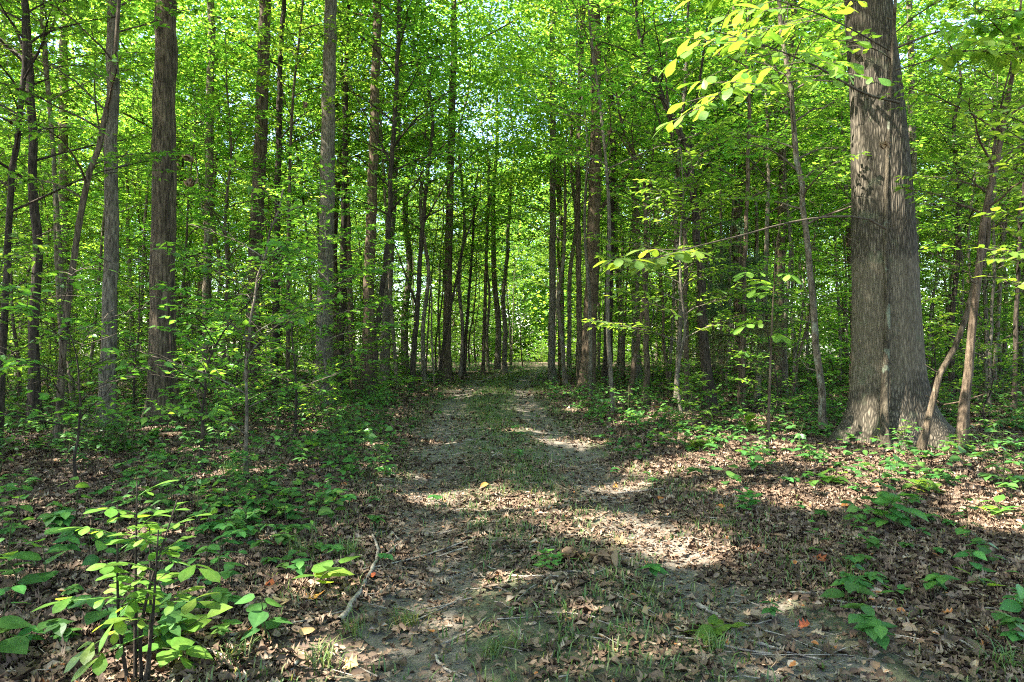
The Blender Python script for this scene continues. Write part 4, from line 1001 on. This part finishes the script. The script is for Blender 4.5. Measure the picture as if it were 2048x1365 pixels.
# thin sapling with the big pale leaves
def big_leaf_sapling():
    r = np.random.default_rng(71); d = 9.35; b = np.array([pp(1534, 905, d)[0], d, 0]); b[2] = float(ground_z(b[0], d))
    P = spline(np.array([b-[0, 0, .03], pp(1540, 740, d), pp(1544, 640, d), pp(1550, 545, d)]), 16); ms, ml = MB(), MB()
    tube(ms, P, np.linspace(.026, .006, 16), 7, 0, .5, .04, r)
    tube(ms, spline(np.array([P[-2], pp(1552, 500, d-.1), pp(1562, 440, d-.2)]), 8), np.linspace(.008, .004, 8), 5, 0, .5)
    for (x, y, dd) in [(1490, 545, 9), (1580, 550, 9.1), (1510, 575, 8.9), (1530, 585, 9.0), (1490, 650, 9.1), (1560, 670, 9.2), (1500, 640, 9.6), (1520, 560, 9.7)]:
        i = int(np.clip(np.searchsorted(P[:, 2], pp(x, y+10, d)[2]), 3, 15)); t = pp(x, y, dd); L = np.linalg.norm(t-P[i]); v = (t-P[i])/L
        compound(r, ml, ml, P[i], v, L, 2, .2, LEAF_OBOV, 0, .2)
    o = empty("pawpaw_sapling", b, "thin sapling in front of the oak saplings bearing large pale sunlit leaves", "sapling")
    ms.build("stem", [M['bark_red']], o, b); ml.build("leaves", [M['leaf_paw']], o, b)
    plant("large pale round-leaved plant catching sun left of the thin big-leaved sapling", 1500, 870, .42, 7, .26, LEAF_BROAD, 'leaf_paw', up=.0)
big_leaf_sapling()
# sapling branch reaching in from the right edge
def edge_sapling():
    r = np.random.default_rng(72); b = np.array([5.6, 6.6, 0]); b[2] = float(ground_z(5.6, 6.6)); ms, ml = MB(), MB()
    P = spline(np.array([b-[0, 0, .03], b+[.1, 0, 1.5], b+[0, .1, 3], b+[.1, 0, 5]]), 20); tube(ms, P, np.linspace(.03, .008, 20), 7, 0, .5)
    for (x, y, d, i) in [(2010, 500, 6.2, 7), (2000, 420, 6.3, 8), (2015, 560, 6.3, 6), (1985, 215, 6.4, 12), (2000, 250, 6.2, 11), (2010, 330, 6.3, 10)]:
        q = spline(np.array([P[i], (P[i]+pp(x, y, d))/2+[0, 0, .1], pp(x, y, d)]), 8); tube(ms, q, np.linspace(.01, .003, 8), 5, 0, .5)
        tw = twigs_of(r, q, np.linalg.norm(q[-1]-q[0]), 9, .35, ml); put_leaves(r, ml, tw, .12, LEAF_OV, .8, False, .15)
    o = empty("slender_tree", b, "sapling at the frame's edge reaching in with pale sunlit leaf sprays", "tree")
    ms.build("trunk", [M['bark_brown']], o, b); ml.build("crown", [M['leaf_paw'], M['twig']], o, b)
edge_sapling()
# grass tufts
TU = [(600, 1110, .2, 50, "tall arching grass tuft beside the flower stalk"), (700, 1105, .16, 60, "bright grass tuft at the path's left edge above the curved branch"), (815, 1225, .13, 70, "yellowing grass tuft on the left wheel track"),
      (705, 1250, .13, 40, "grass tuft right of the curved branch's thick end"), (640, 1330, .14, 50, "grass tuft at the lower edge left of the track"), (470, 1330, .12, 50, "grass tuft in litter right of the hickory clump"),
      (1700, 1150, .12, 70, "grass tuft in the litter right of the wheel track"), (990, 1310, .1, 60, "grass tuft at the lower edge of the middle strip"), (1420, 1310, .11, 60, "grass tuft beside the small yellow-green plant"),
      (455, 965, .25, 30, "thin grass tuft in deep shade left of the path"), (1290, 1190, .09, 50, "grass tuft on the middle strip near the right track"), (2010, 1330, .12, 60, "grass tuft in the lower right corner"), (1450, 1060, .1, 50, "grass tuft on the sunlit right verge")]
for i, (x, y, h, n, lab) in enumerate(TU):
    r = np.random.default_rng(950+i); p = gp(x, y); mb = MB()
    blades(mb, r, p[0]+r.normal(0, .045, n), p[1]+r.normal(0, .045, n), h*r.uniform(.5, 1.15, n), 1.1, .0032)
    tag(mb.build("grass_tuft", [M['grass']], None, p), lab, "grass")
